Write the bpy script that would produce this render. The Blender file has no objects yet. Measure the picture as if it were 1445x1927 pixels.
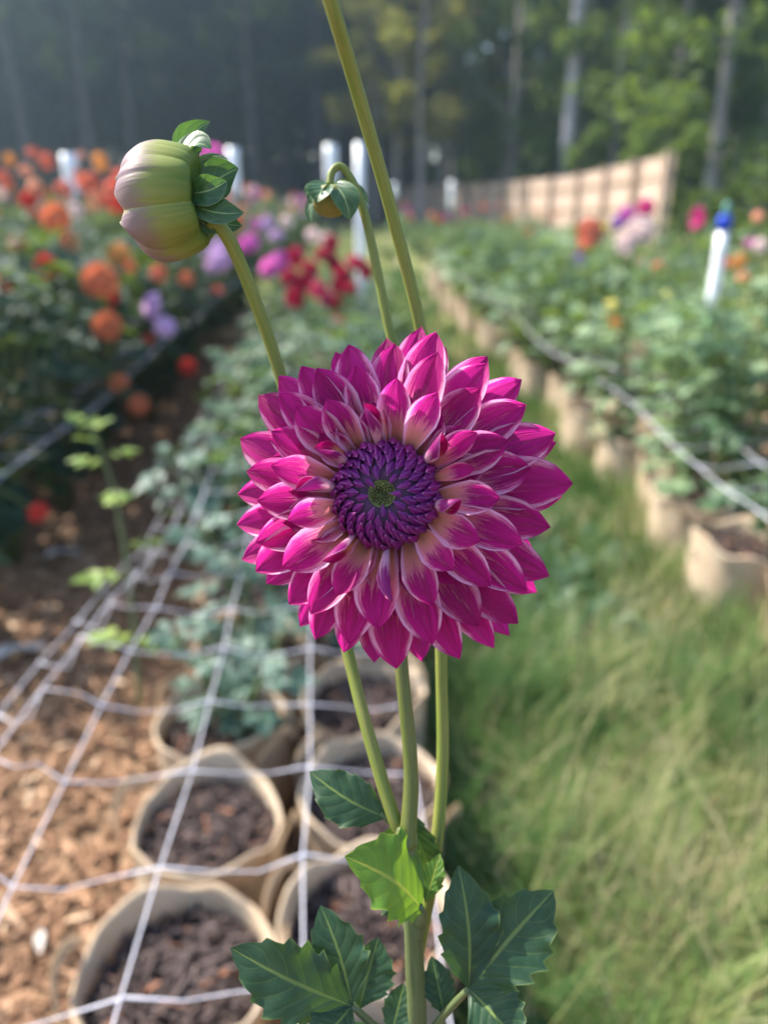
import bpy, math, random
import numpy as np
from mathutils import Vector, Matrix, Quaternion

random.seed(7)
RNG = np.random.default_rng(7)
scene = bpy.context.scene
COL = scene.collection

# ------------------------------------------------------------------ camera
PW, PH, F = 1445.0, 1927.0, 1448.0
PITCH, YAW, CAMH = math.radians(22.7), math.radians(2.6), 1.25
FWD = Vector((math.sin(YAW) * math.cos(PITCH), math.cos(YAW) * math.cos(PITCH), -math.sin(PITCH)))
RIGHT = Vector((math.cos(YAW), -math.sin(YAW), 0))
UP = RIGHT.cross(FWD)
EYE = Vector((0, 0, CAMH))
D0 = 0.285
cam_data = bpy.data.cameras.new('camera')
cam = bpy.data.objects.new('camera', cam_data)
COL.objects.link(cam)
cam.matrix_world = Matrix.Translation(EYE) @ Matrix((RIGHT, UP, -FWD)).transposed().to_4x4()
cam_data.sensor_fit = 'HORIZONTAL'
cam_data.sensor_width = 36
cam_data.lens = 36 * F / PW
cam_data.clip_start = 0.02
cam_data.clip_end = 1000
cam_data.dof.use_dof = True
cam_data.dof.focus_distance = D0 + 0.003
cam_data.dof.aperture_fstop = cam_data.lens / 5.4
scene.camera = cam

# ------------------------------------------------------------------ sky, sun, exposure
SUN_AZ, SUN_EL = math.radians(60), math.radians(46)      # azimuth to the left of the rows' direction
SUNV = Vector((-math.sin(SUN_AZ) * math.cos(SUN_EL), math.cos(SUN_AZ) * math.cos(SUN_EL), math.sin(SUN_EL)))
world = bpy.data.worlds.new('World')
scene.world = world
world.use_nodes = True
wn = world.node_tree
bg = wn.nodes['Background']
sky = wn.nodes.new('ShaderNodeTexSky')
sky.sky_type = 'NISHITA'
sky.sun_disc = False
sky.sun_elevation = SUN_EL
sky.sun_rotation = -SUN_AZ
sky.dust_density = 1.5
wn.links.new(sky.outputs[0], bg.inputs[0])
bg.inputs[1].default_value = 0.15
sl = bpy.data.lights.new('sun', 'SUN')
sl.energy = 5.0
sl.angle = math.radians(0.5)
sl.color = (1.0, 0.93, 0.82)
sun = bpy.data.objects.new('sun', sl)
sun.rotation_euler = (-SUNV).to_track_quat('-Z', 'Y').to_euler()
sun.location = (-10, 10, 20)
COL.objects.link(sun)
vs = scene.view_settings
vs.view_transform = 'Standard'
vs.look = 'None'
vs.gamma = 1.0
vs.use_curve_mapping = False
vs.exposure = 1.62
cy = scene.cycles
cy.use_denoising = True
cy.max_bounces = 6
cy.transparent_max_bounces = 8
cy.diffuse_bounces = 3
cy.transmission_bounces = 4
cy.volume_bounces = 0
cy.caustics_reflective = False
cy.caustics_refractive = False
cy.sample_clamp_indirect = 6


# ------------------------------------------------------------------ placing helpers
def ray(px, py):
    return FWD + RIGHT * ((px - PW / 2) / F) - UP * ((py - PH / 2) / F)


def at(px, py, t):
    return EYE + ray(px, py) * t


def onz(px, py, z):
    d = ray(px, py)
    return EYE + d * ((z - CAMH) / d.z)


def terrain(x, y):
    return -0.35 * min(1.0, max(0.0, (y - 13) / 32.0)) if y < 48 else -0.35 + min(y - 48, 40) * 0.12


# ------------------------------------------------------------------ mesh helpers
def link(o, parent=None):
    COL.objects.link(o)
    if parent is not None:
        o.parent = parent
    return o


def make_mesh(name, verts, faces, mat=None, uv=None, smooth=True):
    me = bpy.data.meshes.new(name)
    me.from_pydata([tuple(v) for v in verts], [], faces)
    if uv is not None:
        lay = me.uv_layers.new(name='UVMap')
        idx = np.empty(len(me.loops), dtype=np.int32)
        me.loops.foreach_get('vertex_index', idx)
        lay.data.foreach_set('uv', np.asarray(uv, dtype=np.float32)[idx].ravel())
    if mat is not None:
        me.materials.append(mat)
    if smooth:
        me.polygons.foreach_set('use_smooth', np.ones(len(me.polygons), dtype=bool))
    me.update()
    return me


def fast_mesh(name, V, Fq, mat, col=None, smooth=False, uv=None):
    """V (n,3) float, Fq (m,k) int with k = 3 or 4"""
    me = bpy.data.meshes.new(name)
    V = np.ascontiguousarray(V, dtype=np.float32)
    Fq = np.ascontiguousarray(Fq, dtype=np.int32)
    m, k = Fq.shape
    me.vertices.add(len(V)); me.vertices.foreach_set('co', V.ravel())
    me.loops.add(m * k); me.loops.foreach_set('vertex_index', Fq.ravel())
    me.polygons.add(m)
    me.polygons.foreach_set('loop_start', np.arange(0, m * k, k, dtype=np.int32))
    me.polygons.foreach_set('loop_total', np.full(m, k, dtype=np.int32))
    me.polygons.foreach_set('use_smooth', np.full(m, smooth, dtype=bool))
    if col is not None:
        a = me.attributes.new('tint', 'FLOAT', 'POINT')
        a.data.foreach_set('value', np.asarray(col, dtype=np.float32))
    if uv is not None:
        lay = me.uv_layers.new(name='UVMap')
        lay.data.foreach_set('uv', np.asarray(uv, dtype=np.float32)[Fq.ravel()].ravel())
    me.materials.append(mat)
    me.update(calc_edges=True)
    me.validate()
    return me


def obj(name, me, parent=None):
    return link(bpy.data.objects.new(name, me), parent)


def thing(name, label, cat, loc=(0, 0, 0), group=None):
    o = bpy.data.objects.new(name, None)
    o.empty_display_size = 0.05
    o.location = loc
    link(o)
    return tag(o, label, cat, group)


def tag(o, label, cat, group=None, kind=None):
    if label: o['label'] = label
    if cat: o['category'] = cat
    if group: o['group'] = group
    if kind: o['kind'] = kind
    return o


def grid_faces(nv, nu, closed=False):
    fs = []
    for j in range(nv - 1):
        for i in range(nu if closed else nu - 1):
            a = j * nu + i; b = j * nu + (i + 1) % nu
            fs.append((a, b, b + nu, a + nu))
    return fs


def bez(P, t):
    if len(P) == 3:
        return P[0] * (1 - t) ** 2 + P[1] * 2 * t * (1 - t) + P[2] * t * t
    return P[0] * (1 - t) ** 3 + P[1] * 3 * t * (1 - t) ** 2 + P[2] * 3 * t * t * (1 - t) + P[3] * t ** 3


def catmull(pts, n):
    pts = [Vector(p) for p in pts]
    P = [pts[0] * 2 - pts[1]] + pts + [pts[-1] * 2 - pts[-2]]
    out = []
    segs = len(pts) - 1
    for k in range(n + 1):
        s = k / n * segs
        i = min(int(s), segs - 1); t = s - i
        a, b, c, d = P[i], P[i + 1], P[i + 2], P[i + 3]
        out.append(0.5 * ((2 * b) + (c - a) * t + (2 * a - 5 * b + 4 * c - d) * t * t + (3 * b - a - 3 * c + d) * t ** 3))
    return out


def tube_data(pts, radii, nseg=10, n=None, ribs=0.0, cap=True):
    if n:
        path = catmull(pts, n)
        rr = [np.interp(k / n * (len(radii) - 1), range(len(radii)), radii) for k in range(n + 1)]
    else:
        path = [Vector(p) for p in pts]; rr = list(radii)
    V, UV = [], []
    m = len(path)
    ref = None
    acc = 0.0
    for k in range(m):
        T = (path[min(k + 1, m - 1)] - path[max(k - 1, 0)]).normalized()
        if ref is None:
            ref = T.orthogonal().normalized()
        ref = (ref - T * ref.dot(T)).normalized()
        B = T.cross(ref)
        if k: acc += (path[k] - path[k - 1]).length
        for i in range(nseg):
            a = 2 * math.pi * i / nseg
            r = rr[k] * (1 + ribs * math.cos(a * 4))
            V.append(path[k] + (ref * math.cos(a) + B * math.sin(a)) * r)
            UV.append((i / nseg, acc))
    fs = grid_faces(m, nseg, True)
    if cap:
        fs.append(tuple(range(nseg - 1, -1, -1)))
        fs.append(tuple(range((m - 1) * nseg, m * nseg)))
    return V, fs, UV


def tube(name, pts, radii, mat, parent=None, nseg=10, n=None, ribs=0.0):
    V, fs, UV = tube_data(pts, radii, nseg, n, ribs)
    return obj(name, make_mesh(name, V, fs, mat, UV), parent)


def box_data(c, s, R=None):
    V = []
    for x in (-.5, .5):
        for y in (-.5, .5):
            for z in (-.5, .5):
                v = Vector((x * s[0], y * s[1], z * s[2]))
                if R is not None: v = R @ v
                V.append(Vector(c) + v)
    return V, [(0, 1, 3, 2), (4, 6, 7, 5), (0, 4, 5, 1), (2, 3, 7, 6), (0, 2, 6, 4), (1, 5, 7, 3)]


def boxes_np(centers, sizes, quats_mats):
    """vectorised oriented boxes: centers (n,3) sizes (n,3) mats (n,3,3)"""
    corner = np.array([[x, y, z] for x in (-.5, .5) for y in (-.5, .5) for z in (-.5, .5)])
    fc = np.array([(0, 1, 3, 2), (4, 6, 7, 5), (0, 4, 5, 1), (2, 3, 7, 6), (0, 2, 6, 4), (1, 5, 7, 3)])
    n = len(centers)
    loc = corner[None] * sizes[:, None, :]
    loc[:, :4, 1:] *= 0.7
    V = np.einsum('nij,nkj->nki', quats_mats, loc) + centers[:, None, :]
    Fq = fc[None] + (np.arange(n) * 8)[:, None, None]
    return V.reshape(-1, 3), Fq.reshape(-1, 4)


def rot_np(yaw, pitch, roll):
    cyw, sy, cp, sp, cr, sr = np.cos(yaw), np.sin(yaw), np.cos(pitch), np.sin(pitch), np.cos(roll), np.sin(roll)
    R = np.empty((len(yaw), 3, 3))
    R[:, 0, 0] = cyw * cp; R[:, 0, 1] = cyw * sp * sr - sy * cr; R[:, 0, 2] = cyw * sp * cr + sy * sr
    R[:, 1, 0] = sy * cp; R[:, 1, 1] = sy * sp * sr + cyw * cr; R[:, 1, 2] = sy * sp * cr - cyw * sr
    R[:, 2, 0] = -sp; R[:, 2, 1] = cp * sr; R[:, 2, 2] = cp * cr
    return R


# ------------------------------------------------------------------ material helpers
class NT:
    def __init__(self, name):
        self.m = bpy.data.materials.new(name)
        self.m.use_nodes = True
        self.t = self.m.node_tree
        self.t.nodes.clear()
        self.out = self.t.nodes.new('ShaderNodeOutputMaterial')

    def put(self, sock, v):
        if isinstance(v, bpy.types.NodeSocket):
            self.t.links.new(v, sock)
        elif v is not None:
            if isinstance(v, (tuple, list)) and len(v) == 3 and sock.type == 'RGBA':
                v = (*v, 1)
            sock.default_value = v

    def node(self, typ, props=None, **ins):
        n = self.t.nodes.new(typ)
        for k, v in (props or {}).items():
            setattr(n, k, v)
        for k, v in ins.items():
            key = k.replace('_', ' ')
            self.put(n.inputs[key], v)
        return n

    def math(self, op, a, b=None, c=None, clamp=False):
        n = self.t.nodes.new('ShaderNodeMath'); n.operation = op; n.use_clamp = clamp
        self.put(n.inputs[0], a)
        if b is not None: self.put(n.inputs[1], b)
        if c is not None: self.put(n.inputs[2], c)
        return n.outputs[0]

    def mix(self, f, a, b, mode='MIX'):
        n = self.t.nodes.new('ShaderNodeMix'); n.data_type = 'RGBA'; n.blend_type = mode
        self.put(n.inputs[0], f); self.put(n.inputs[6], a); self.put(n.inputs[7], b)
        return n.outputs[2]

    def smooth(self, x, lo, hi, a=0.0, b=1.0):
        n = self.t.nodes.new('ShaderNodeMapRange'); n.interpolation_type = 'SMOOTHSTEP'
        self.put(n.inputs[0], x)
        for k, v in zip((1, 2, 3, 4), (lo, hi, a, b)): n.inputs[k].default_value = v
        return n.outputs[0]

    def ramp(self, f, stops):
        n = self.t.nodes.new('ShaderNodeValToRGB')
        el = n.color_ramp.elements
        while len(el) < len(stops): el.new(0.5)
        for e, (p, c) in zip(el, stops):
            e.position = p; e.color = (*c, 1)
        self.put(n.inputs[0], f)
        return n.outputs[0]

    def noise(self, vec, scale, detail=3, rough=0.55):
        n = self.t.nodes.new('ShaderNodeTexNoise')
        if vec is not None: self.put(n.inputs['Vector'], vec)
        n.inputs['Scale'].default_value = scale; n.inputs['Detail'].default_value = detail; n.inputs['Roughness'].default_value = rough
        return n.outputs[0]

    def uv(self):
        n = self.t.nodes.new('ShaderNodeTexCoord')
        s = self.t.nodes.new('ShaderNodeSeparateXYZ')
        self.t.links.new(n.outputs['UV'], s.inputs[0])
        return n.outputs['UV'], s.outputs[0], s.outputs[1]

    def vec(self, x, y, z=0.0):
        n = self.t.nodes.new('ShaderNodeCombineXYZ')
        self.put(n.inputs[0], x); self.put(n.inputs[1], y); self.put(n.inputs[2], z)
        return n.outputs[0]

    def objco(self):
        return self.t.nodes.new('ShaderNodeTexCoord').outputs['Object']

    def pos(self):
        return self.t.nodes.new('ShaderNodeNewGeometry').outputs['Position']

    def island(self):
        return self.t.nodes.new('ShaderNodeNewGeometry').outputs['Random Per Island']

    def back(self):
        return self.t.nodes.new('ShaderNodeNewGeometry').outputs['Backfacing']

    def orand(self):
        return self.t.nodes.new('ShaderNodeObjectInfo').outputs['Random']

    def attr(self, name):
        n = self.t.nodes.new('ShaderNodeAttribute'); n.attribute_name = name
        return n.outputs['Fac']

    def bump(self, h, strength=0.3, dist=0.001):
        n = self.t.nodes.new('ShaderNodeBump')
        n.inputs['Strength'].default_value = strength; n.inputs['Distance'].default_value = dist
        self.put(n.inputs['Height'], h)
        return n.outputs[0]

    def finish(self, color, rough=0.6, normal=None, transl=0.0, tcol=None, spec=0.3, sheen=0.0):
        p = self.t.nodes.new('ShaderNodeBsdfPrincipled')
        self.put(p.inputs['Base Color'], color)
        self.put(p.inputs['Roughness'], rough)
        p.inputs['Specular IOR Level'].default_value = spec
        if sheen:
            p.inputs['Sheen Weight'].default_value = sheen
        if normal is not None: self.put(p.inputs['Normal'], normal)
        sh = p.outputs[0]
        if transl:
            tr = self.t.nodes.new('ShaderNodeBsdfTranslucent')
            self.put(tr.inputs[0], tcol if tcol is not None else color)
            if normal is not None: self.put(tr.inputs['Normal'], normal)
            mx = self.t.nodes.new('ShaderNodeMixShader')
            self.put(mx.inputs[0], transl)
            self.t.links.new(sh, mx.inputs[1]); self.t.links.new(tr.outputs[0], mx.inputs[2])
            sh = mx.outputs[0]
        self.t.links.new(sh, self.out.inputs[0])
        return self.m


def m_petal():
    n = NT('dahlia petal')
    uv, x, v = n.uv()
    u = n.math('ABSOLUTE', n.math('MULTIPLY_ADD', x, 2.0, -1.0))
    rnd = n.orand()
    off = n.math('MULTIPLY', rnd, 37.0)
    st = n.noise(n.vec(n.math('MULTIPLY', x, 26.0), n.math('MULTIPLY', v, 3.2), off), 1.0, 4, 0.65)
    st2 = n.noise(n.vec(n.math('MULTIPLY', x, 9.0), n.math('MULTIPLY', v, 1.6), off), 1.0, 3, 0.6)
    st3 = n.noise(n.vec(n.math('MULTIPLY', x, 60.0), n.math('MULTIPLY', v, 22.0), off), 1.0, 3, 0.7)
    # how much magenta pigment: grows towards the tip, dies at the margin and at the base
    amt = n.math('ADD', n.smooth(v, 0.25, 0.75, -0.30, 0.88), n.math('MULTIPLY_ADD', st, 2.2, -1.1))
    amt = n.math('ADD', amt, n.math('MULTIPLY_ADD', st2, 1.3, -0.65))
    amt = n.math('ADD', amt, n.math('MULTIPLY_ADD', st3, 1.0, -0.5))
    tipk = n.smooth(v, 0.78, 0.97)
    edge = n.smooth(u, 0.42, 0.98, 0.0, 0.80)
    edge = n.math('MULTIPLY', edge, n.math('SUBTRACT', 1.0, tipk))
    amt = n.math('SUBTRACT', amt, edge)
    amt = n.math('ADD', amt, n.math('MULTIPLY', tipk, 0.35))
    amt = n.smooth(amt, -0.1, 0.70)
    ground = n.ramp(v, [(0.0, (0.74, 0.45, 0.17)), (0.28, (0.84, 0.37, 0.23)), (0.5, (0.78, 0.24, 0.31)), (1.0, (0.66, 0.20, 0.44))])
    pale = n.mix(n.smooth(u, 0.6, 0.95), ground, (0.78, 0.50, 0.68))
    mag = n.mix(n.math('MULTIPLY_ADD', st2, 2.2, -0.62, clamp=True), (0.20, 0.001, 0.062), (0.54, 0.006, 0.25))
    front = n.mix(amt, pale, mag)
    rim = n.math('MULTIPLY', n.smooth(u, 0.93, 0.995), n.smooth(v, 0.25, 0.6))
    front = n.mix(n.math('MULTIPLY', rim, 0.55), front, (0.26, 0.02, 0.27))
    # the reverse of the petal: pale lilac with purple veins
    bamt = n.smooth(n.math('ADD', n.math('MULTIPLY_ADD', st, 1.6, -0.8), n.smooth(v, 0.2, 0.9, 0.0, 0.7)), 0.15, 0.75)
    rev = n.mix(bamt, (0.56, 0.28, 0.46), (0.30, 0.03, 0.24))
    col = n.mix(n.back(), front, rev)
    tint = n.math('MULTIPLY_ADD', rnd, 0.38, 0.76)
    col = n.mix(1.0, col, n.vec(tint, tint, tint), 'MULTIPLY')
    bh = n.noise(n.vec(n.math('MULTIPLY', x, 34.0), n.math('MULTIPLY', v, 1.3), off), 1.0, 2, 0.5)
    nb = n.bump(n.math('ADD', bh, n.math('MULTIPLY', st, .5)), 0.5, 0.0008)
    return n.finish(col, 0.55, nb, 0.55, n.mix(0.40, col, (0.90, 0.05, 0.45)), 0.25)


def m_inner():
    n = NT('dahlia inner petal')
    uv, x, v = n.uv()
    u = n.math('ABSOLUTE', n.math('MULTIPLY_ADD', x, 2.0, -1.0))
    off = n.math('MULTIPLY', n.orand(), 31.0)
    st = n.noise(n.vec(n.math('MULTIPLY', x, 22.0), n.math('MULTIPLY', v, 3.0), off), 1.0, 4, 0.65)
    a = n.smooth(n.math('ADD', n.math('MULTIPLY_ADD', st, 1.8, -0.9), n.smooth(v, 0.1, 0.75, -0.4, 0.8)), 0.0, 0.6)
    front = n.mix(a, (0.55, 0.28, 0.16), (0.30, 0.003, 0.09))
    rev = n.mix(a, (0.52, 0.26, 0.36), (0.20, 0.006, 0.115))
    col = n.mix(n.back(), front, rev)
    col = n.mix(n.math('MULTIPLY', n.smooth(u, 0.92, 0.99), 0.6), col, (0.62, 0.2, 0.5))
    return n.finish(col, 0.5, n.bump(st, 0.25, 0.0006), 0.3, col, 0.3)


def m_floret():
    n = NT('disc floret')
    uv, x, v = n.uv()
    u = n.math('ABSOLUTE', n.math('MULTIPLY_ADD', x, 2.0, -1.0))
    rnd = n.orand()
    base = n.mix(rnd, (0.090, 0.006, 0.092), (0.14, 0.007, 0.105))
    ht = n.node('ShaderNodeObjectInfo').outputs['Color']
    base = n.mix(1.0, base, ht, 'MULTIPLY')
    vein = n.noise(n.vec(n.math('MULTIPLY', x, 16.0), n.math('MULTIPLY', v, 1.2), n.math('MULTIPLY', rnd, 50.0)), 1.0, 2, 0.5)
    vv = n.smooth(vein, 0.58, 0.72, 0, 0.55)
    keel = n.smooth(u, 0.0, 0.09, 0.55, 0.0)
    rim = n.smooth(u, 0.86, 1.0, 0, 0.55)
    tip = n.smooth(v, 0.86, 1.0, 0, 0.9)
    k = n.math('MAXIMUM', n.math('MAXIMUM', vv, keel), n.math('MAXIMUM', rim, tip))
    col = n.mix(k, base, (0.34, 0.13, 0.34))
    return n.finish(col, 0.5, n.bump(vein, 0.35, 0.0006), 0.15, (0.3, 0.02, 0.3), 0.25)


def m_leaf(name, c1, c2, vein, tcol, transl=0.3, rough=0.42, nv=7.0):
    n = NT(name)
    uv, x, v = n.uv()
    us = n.math('MULTIPLY_ADD', x, 2.0, -1.0)
    u = n.math('ABSOLUTE', us)
    rnd = n.orand()
    no = n.noise(n.vec(n.math('MULTIPLY', x, 5.0), n.math('MULTIPLY', v, 8.0), n.math('MULTIPLY', rnd, 20.0)), 1.0, 4, 0.6)
    col = n.mix(n.smooth(no, 0.3, 0.7), c1, c2)
    ph = n.math('SUBTRACT', n.math('MULTIPLY', v, nv), n.math('MULTIPLY', n.math('POWER', u, 1.25), 1.7))
    ph = n.math('ADD', ph, n.math('MULTIPLY', n.math('SIGN', us), 0.22))
    fr = n.math('ABSOLUTE', n.math('MULTIPLY_ADD', n.math('FRACT', ph), 2.0, -1.0))
    side = n.math('MULTIPLY', n.smooth(fr, 0.88, 0.99), n.smooth(u, 0.75, 1.0, 1.0, 0.1))
    mid = n.smooth(u, 0.02, 0.075, 1.0, 0.0)
    fine = n.noise(n.vec(n.math('MULTIPLY', x, 26.0), n.math('MULTIPLY', v, 40.0), 3.0), 1.0, 2, 0.6)
    k = n.math('MAXIMUM', n.math('MULTIPLY', side, 0.28), n.math('MULTIPLY', mid, 0.9))
    rim = n.smooth(u, 0.93, 1.0, 0, 0.5)
    col = n.mix(n.math('MAXIMUM', k, rim), col, vein)
    spk = n.noise(n.vec(n.math('MULTIPLY', x, 38.0), n.math('MULTIPLY', v, 60.0), n.math('MULTIPLY', rnd, 9.0)), 1.0, 2, 0.5)
    col = n.mix(n.math('MULTIPLY', n.smooth(spk, 0.66, 0.74, 0, 0.55), n.smooth(no, 0.45, 0.6)), col, (0.13, 0.12, 0.05))
    dust = n.noise(n.vec(n.math('MULTIPLY', x, 3.0), n.math('MULTIPLY', v, 4.0), n.math('MULTIPLY', rnd, 70.0)), 1.0, 5, 0.75)
    rough = n.math('ADD', n.smooth(dust, 0.35, 0.7, -0.06, 0.22), rough)
    puff = n.math('SUBTRACT', n.math('MULTIPLY_ADD', n.smooth(fr, 0.2, 1.0), -1.0, 1.0), n.math('MULTIPLY', mid, 0.8))
    puff = n.math('ADD', puff, n.math('MULTIPLY', fine, 0.35))
    nb = n.bump(puff, 0.26, 0.0006)
    return n.finish(col, rough, nb, transl, n.mix(n.math('MULTIPLY', k, 0.6), tcol, vein), 0.32)


def m_stem(name, c1, c2, c3):
    n = NT(name)
    uv, x, v = n.uv()
    st = n.noise(n.vec(n.math('MULTIPLY', x, 14.0), n.math('MULTIPLY', v, 30.0), 0.0), 1.0, 4, 0.6)
    st2 = n.noise(n.vec(n.math('MULTIPLY', x, 30.0), n.math('MULTIPLY', v, 60.0), 5.0), 1.0, 3, 0.6)
    col = n.mix(n.smooth(st, 0.35, 0.65), c1, c2)
    col = n.mix(n.smooth(st2, 0.56, 0.72, 0, 0.6), col, c3)
    return n.finish(col, 0.5, n.bump(st, 0.2, 0.0006), 0.15, c1, 0.35)


def m_island(name, stops, rough=0.6, transl=0.3, tmul=(1.0, 1.0, 0.6), spec=0.25):
    n = NT(name)
    col = n.ramp(n.island(), stops)
    r = n.math('MULTIPLY_ADD', n.orand(), 0.3, 0.85)
    col = n.mix(1.0, col, n.vec(r, r, r), 'MULTIPLY')
    t = n.mix(1.0, col, tmul, 'MULTIPLY')
    t = n.mix(0.5, t, (0.25, 0.33, 0.04)) if transl and tmul[2] < 0.9 else t
    return n.finish(col, rough, None, transl, t, spec)


def m_tint(name, stops, rough=0.8, transl=0.0, spec=0.15):
    n = NT(name)
    col = n.ramp(n.attr('tint'), stops)
    return n.finish(col, rough, None, transl, col, spec)


def m_plain(name, c, rough=0.6, var=0.15, scale=8.0, bump=0.2, bd=0.002, spec=0.3, transl=0.0):
    n = NT(name)
    no = n.noise(n.objco(), scale, 5, 0.6)
    d = tuple(max(0, k * (1 - var * 2)) for k in c); e = tuple(min(1, k * (1 + var)) for k in c)
    col = n.mix(n.smooth(no, 0.3, 0.7), d, e)
    return n.finish(col, rough, n.bump(no, bump, bd), transl, col, spec)


def m_bark(name, c1, c2):
    n = NT(name)
    uv, x, v = n.uv()
    no = n.noise(n.vec(n.math('MULTIPLY', x, 9.0), n.math('MULTIPLY', v, 1.6), 0.0), 1.0, 5, 0.65)
    col = n.mix(n.smooth(no, 0.35, 0.65), c1, c2)
    return n.finish(col, 0.9, n.bump(no, 0.6, 0.03), 0, None, 0.1)


def m_ground():
    n = NT('earth')
    p = n.pos()
    a = n.noise(p, 0.35, 5, 0.6); b = n.noise(p, 6.0, 6, 0.7); c = n.noise(p, 60.0, 4, 0.7)
    soil = n.mix(n.smooth(b, 0.35, 0.65), (0.10, 0.062, 0.038), (0.22, 0.14, 0.085))
    soil = n.mix(n.smooth(c, 0.4, 0.65, 0, 0.7), soil, (0.30, 0.20, 0.125))
    green = n.mix(b, (0.06, 0.085, 0.025), (0.16, 0.17, 0.06))
    s = n.node('ShaderNodeSeparateXYZ', None); n.put(s.inputs[0], p)
    far = n.smooth(s.outputs[1], 5.0, 12.0, -0.08, 0.16)
    col = n.mix(n.smooth(n.math('ADD', a, far), 0.48, 0.6), soil, green)
    col = n.mix(n.smooth(s.outputs[1], 33.0, 40.0), col, n.mix(b, (0.03, 0.022, 0.015), (0.07, 0.05, 0.03)))
    return n.finish(col, 0.95, n.bump(c, 0.6, 0.01), 0, None, 0.1)


def m_fabric():
    n = NT('tan bag fabric')
    p = n.objco()
    a = n.noise(p, 9.0, 4, 0.6); w = n.noise(p, 420.0, 2, 0.6)
    col = n.mix(n.smooth(a, 0.3, 0.7), (0.37, 0.28, 0.19), (0.50, 0.405, 0.30))
    s = n.node('ShaderNodeSeparateXYZ', None); n.put(s.inputs[0], p)
    dirt = n.math('MULTIPLY', n.smooth(s.outputs[2], 0.0, 0.12, 0.8, 0.0), n.smooth(a, 0.35, 0.6))
    col = n.mix(dirt, col, (0.22, 0.15, 0.095))
    return n.finish(col, 0.9, n.bump(n.math('ADD', a, n.math('MULTIPLY', w, 0.15)), 0.5, 0.004), 0.2, (0.62, 0.44, 0.26), 0.1)


MAT = {}
MAT['petal'] = m_petal()
MAT['inner'] = m_inner()
MAT['floret'] = m_floret()
MAT['leaf'] = m_leaf('dahlia leaf', (0.010, 0.034, 0.017), (0.020, 0.054, 0.027), (0.13, 0.18, 0.045), (0.10, 0.22, 0.02), 0.22)
MAT['leaf_lit'] = m_leaf('dahlia leaf in lit colour', (0.045, 0.125, 0.02), (0.075, 0.17, 0.022), (0.30, 0.32, 0.05), (0.20, 0.36, 0.02), 0.42)  # brighter copy of the leaf; sunlight shining through is put into its colour
MAT['bract'] = m_leaf('bud bract', (0.022, 0.062, 0.030), (0.042, 0.10, 0.045), (0.26, 0.34, 0.14), (0.12, 0.26, 0.03), 0.25, 0.35, 3.0)
MAT['stem'] = m_stem('dahlia stem', (0.135, 0.185, 0.028), (0.20, 0.21, 0.05), (0.085, 0.055, 0.028))
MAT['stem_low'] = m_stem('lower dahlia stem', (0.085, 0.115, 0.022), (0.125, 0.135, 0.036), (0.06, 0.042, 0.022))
MAT['stem_green'] = m_stem('green stem', (0.075, 0.11, 0.036), (0.115, 0.14, 0.062), (0.10, 0.085, 0.04))
MAT['stem_bg'] = m_stem('plant stem', (0.07, 0.11, 0.03), (0.11, 0.14, 0.045), (0.06, 0.045, 0.025))
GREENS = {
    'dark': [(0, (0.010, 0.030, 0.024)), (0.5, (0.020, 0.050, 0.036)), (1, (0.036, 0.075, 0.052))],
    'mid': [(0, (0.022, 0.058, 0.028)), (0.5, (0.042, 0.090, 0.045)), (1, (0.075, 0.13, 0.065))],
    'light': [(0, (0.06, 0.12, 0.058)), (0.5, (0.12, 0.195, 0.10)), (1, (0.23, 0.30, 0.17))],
    'fresh': [(0, (0.07, 0.13, 0.025)), (0.5, (0.11, 0.18, 0.03)), (1, (0.18, 0.25, 0.045))],  # young leaves, with their sunlit yellow-green put into the colour
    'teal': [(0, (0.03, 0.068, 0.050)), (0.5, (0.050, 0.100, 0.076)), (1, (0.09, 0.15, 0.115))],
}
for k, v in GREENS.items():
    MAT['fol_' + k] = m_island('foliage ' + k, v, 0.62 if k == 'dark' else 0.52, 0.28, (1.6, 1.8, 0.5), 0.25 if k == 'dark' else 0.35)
FLOW = {'orange': (0.64, 0.19, 0.085), 'red': (0.60, 0.055, 0.04), 'gold': (0.70, 0.34, 0.10), 'peach': (0.80, 0.40, 0.25),
        'crimson': (0.42, 0.012, 0.05), 'rose': (0.62, 0.06, 0.16), 'lilac': (0.66, 0.44, 0.68), 'pink': (0.70, 0.16, 0.50),
        'pale': (0.84, 0.66, 0.62), 'magenta': (0.62, 0.04, 0.24), 'yellow': (0.74, 0.66, 0.20), 'coral': (0.76, 0.22, 0.13),
        'purple': (0.34, 0.14, 0.50)}
for k, c in FLOW.items():
    d = tuple(x * 0.62 for x in c); e = tuple(min(1, x * 1.15 + 0.02) for x in c)
    MAT['fl_' + k] = m_island('bloom ' + k, [(0, d), (0.5, c), (1, e)], 0.6, 0.35, (1.0, 1.0, 1.0), 0.2)
MAT['earth'] = m_ground()
MAT['fabric'] = m_fabric()
MAT['potsoil'] = m_plain('bag soil', (0.040, 0.027, 0.022), 0.95, 0.3, 40, 0.8, 0.006, 0.1)
MAT['mulch'] = m_tint('dark shredded mulch', [(0, (0.022, 0.015, 0.014)), (0.5, (0.060, 0.042, 0.038)), (0.85, (0.13, 0.095, 0.085)), (1, (0.25, 0.11, 0.06))], 0.75, 0, 0.25)
MAT['chips'] = m_tint('wood chips', [(0, (0.06, 0.034, 0.02)), (0.4, (0.19, 0.105, 0.06)), (0.8, (0.32, 0.19, 0.115)), (1, (0.46, 0.33, 0.22))], 0.85, 0, 0.15)
MAT['grass'] = m_tint('grass blades', [(0, (0.026, 0.078, 0.018)), (0.38, (0.080, 0.165, 0.036)), (0.65, (0.165, 0.225, 0.062)), (0.84, (0.36, 0.33, 0.15)), (1, (0.54, 0.46, 0.28))], 0.6, 0.35, 0.25)
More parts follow.
